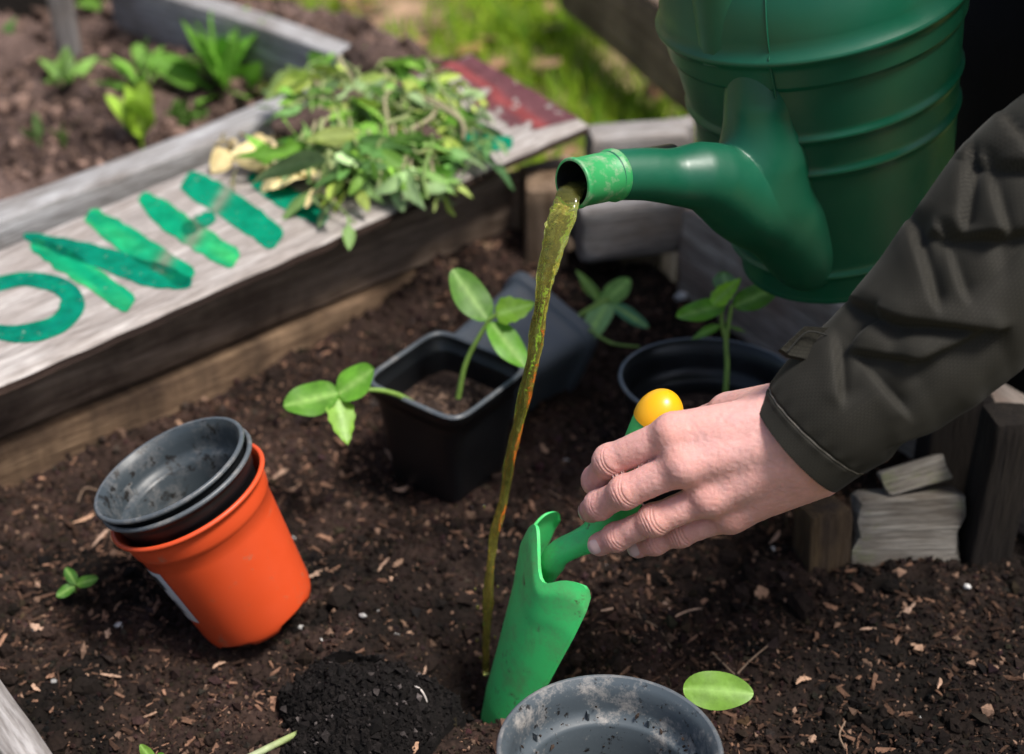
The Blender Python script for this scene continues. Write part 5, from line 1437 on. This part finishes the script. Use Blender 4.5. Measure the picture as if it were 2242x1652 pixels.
for pts, wpx, amp in VAL:
    for a, b in zip(pts[:-1], pts[1:]):
        a, b = A3(a, float), A3(b, float); ba = b - a; L2 = np.dot(ba, ba)
        h = np.clip(((uu - a[0]) * ba[0] + (vv - a[1]) * ba[1]) / L2, 0, 1)
        dx, dy = uu - a[0] - h * ba[0], vv - a[1] - h * ba[1]
        nl = math.sqrt(L2); sgn = (dx * -ba[1] + dy * ba[0]) / nl; dd = np.hypot(dx, dy) + 0 * wob
        t_ = sgn * (1 if abs(ba[0]) >= abs(ba[1]) else -1)
        hraw = ((uu - a[0]) * ba[0] + (vv - a[1]) * ba[1]) / L2
        beyond = np.maximum(np.maximum(-hraw, hraw - 1), 0) * nl
        w2 = wpx * (1.5 + 1.2 * (t_ > 0))
        disp = disp - 1.55 * amp * np.tanh(t_ / 5) * np.exp(-np.abs(t_) / w2) * np.exp(-(beyond / 26) ** 2) * (1 - 0.25 * (t_ < 0)) - 0.55 * amp * np.exp(-(dd / (wpx * 1.2)) ** 2)
disp = 9 * np.tanh(disp / 9) * front
gcS = np.cumsum(np.r_[0, np.linalg.norm(np.diff(Pc, axis=0), axis=1)])
g = np.stack([np.repeat(gcS[:, None], nth, 1), th[None] * 0.045 * np.ones((190, 1)), np.zeros((190, nth))], -1)
disp2 = 1.4 * fbm(np.stack([g[..., 0] * 13, np.cos(th)[None] * 1.4 + 0 * g[..., 0], np.sin(th)[None] * 1.4 + 0 * g[..., 0]], -1), 3, 103)
fade = np.clip((gcS - 0.016) / 0.02, 0, 1)[:, None]
pucker = 0.5 * np.sin(th * 19)[None] * np.exp(-((gcS - 0.0165) / 0.004) ** 2)[:, None]
seam = -1.1 * np.exp(-((gcS - 0.0150) / 0.0010) ** 2)[:, None]
flat = np.clip(1 - gcS / 0.3, 0.0, 1)[:, None]
R = R + Nn * (((disp + disp2) * fade + pucker + seam) * 0.001)[..., None]
inn = [Pc[0] + T[0] * s + (R[0] - Pc[0]) * f for s, f in ((0.03, 0.86), (0.012, 0.93), (0.001, 0.965))]
Rall = np.concatenate([np.array(inn), R]); gall = np.concatenate([g[:3], g])
ncf = 3 + int(np.searchsorted(gcS, 0.0152))
slv = MB(); slv.add(Rall.reshape(-1, 3), gridq(len(Rall), nth, True), g=gall.reshape(-1, 3))
def jacket_sdf(p):
    d = rcone(p, D(2360, 420, .86), SH_L, .050, .075)
    d = smin(d, rcone(p, SH_L, SH_R, .078, .078), .04)
    d = smin(d, rcone(p, (SH_L + SH_R) / 2 + A3([.03, 0, 0]), PEL + A3([-.03, 0, .02]), .14, .16), .06)
    d = smin(d, rcone(p, SH_R, EL_R, .075, .062), .03); d = smin(d, rcone(p, EL_R, HR_T + A3([.05, .05, .045]), .060, .042), .02)
    d = smin(d, rcone(p, NECK + A3([.04, 0, -.02]), NECK + A3([0, 0, .025]), .085, .068), .02)
    d = smin(d, rcone(p, A3([.58, 1.02, .45]), A3([.60, 1.24, .34]), .11, .10), .05)
    return d + 0.006 * fbm(p * 14, 3, 111)
Vj, Qj = surface_nets(jacket_sdf, (0.15, 0.66, 0.05), (1.15, 1.50, 0.92), 0.010)
slv.add(project(jacket_sdf, Vj, 2), Qj)
jk = slv.build('jacket', M['sleeve'], per)
def trouser_sdf(p):
    d = rcone(p, HIPL, HIPR, .13, .13)
    for h, kn, f in ((HIPL, KNL, A3([.98, .88, -.05])), (HIPR, KNR, A3([.49, 1.28, -.06]))):
        d = smin(d, rcone(p, h, kn, .108, .085), .04); d = smin(d, rcone(p, kn, f, .08, .06), .03)
    return d + 0.006 * fbm(p * 16, 3, 113)
Vt, Qt = surface_nets(trouser_sdf, (0.30, 0.66, -0.16), (1.20, 1.50, 0.50), 0.010)
m1 = MB(); m1.add(project(trouser_sdf, Vt, 2), Qt); m1.build('trousers', M['dark_cloth'], per)
def hair_sdf(p):
    d = rcone(p, HEAD + A3([.045, 0, .035]), HEAD + A3([.03, 0, -.02]), .092, .085)
    cut = -(p[:, 0] - (HEAD[0] - .028 + 0.35 * np.clip(p[:, 2] - HEAD[2] - 0.03, -1, 0) * -1))
    return np.maximum(d + 0.004 * fbm(p * 60, 3, 115), np.maximum(cut, HEAD[2] - .07 - p[:, 2]))
Vh, Qh2 = surface_nets(hair_sdf, (0.22, 0.84, 0.78), (0.62, 1.16, 1.08), 0.006)
m1 = MB(); m1.add(Vh, Qh2, c=(0.03, 0.02, 0.014)); m1.build('hair', M['weed'], per)
# stitching line and the cuff tab
k = int(np.searchsorted(gcS, 0.0150))
for j in range(0, nth, 2):
    pass
seamP = R[k] + Nn[k] * 0.0004
m1 = MB(); tube(m1, np.vstack([seamP, seamP[:1]]), 0.00035, 5, (0.22, 0.20, 0.17), caps=False); m1.build('stitching', M['seam'], jk)
tb = [(1704, 768), (1760, 716), (1856, 722), (1826, 756), (1766, 792), (1722, 782)]
tabP = A3([D(a, b, .862 + (0.010 if i in (2, 3) else 0)) for i, (a, b) in enumerate(tb)])
m1 = MB()
nn_ = nrm(np.cross(tabP[2] - tabP[0], tabP[4] - tabP[0]))
ring = []
for off, sc in ((-0.0022, 0.95), (-0.0010, 1.0), (0.0010, 1.0), (0.0022, 0.95)):
    c_ = tabP.mean(0); dense = []
    for i in range(6):
        for f_ in np.linspace(0, 1, 6, endpoint=False): dense.append(tabP[i] * (1 - f_) + tabP[(i + 1) % 6] * f_)
    dense = A3(dense); ring.append(c_ + (dense - c_) * sc + nn_ * off)
loft(m1, A3(ring)); m1.build('cuff_tab', M['tab'], jk)
m1 = MB(); pz2 = A3([D(1724, 770, .8578), D(1766, 728, .8578), D(1812, 734, .8600)]); tube(m1, catmull(pz2, 20), 0.0005, 5, (0.02, 0.02, 0.018)); m1.build('stitching', M['seam'], jk)
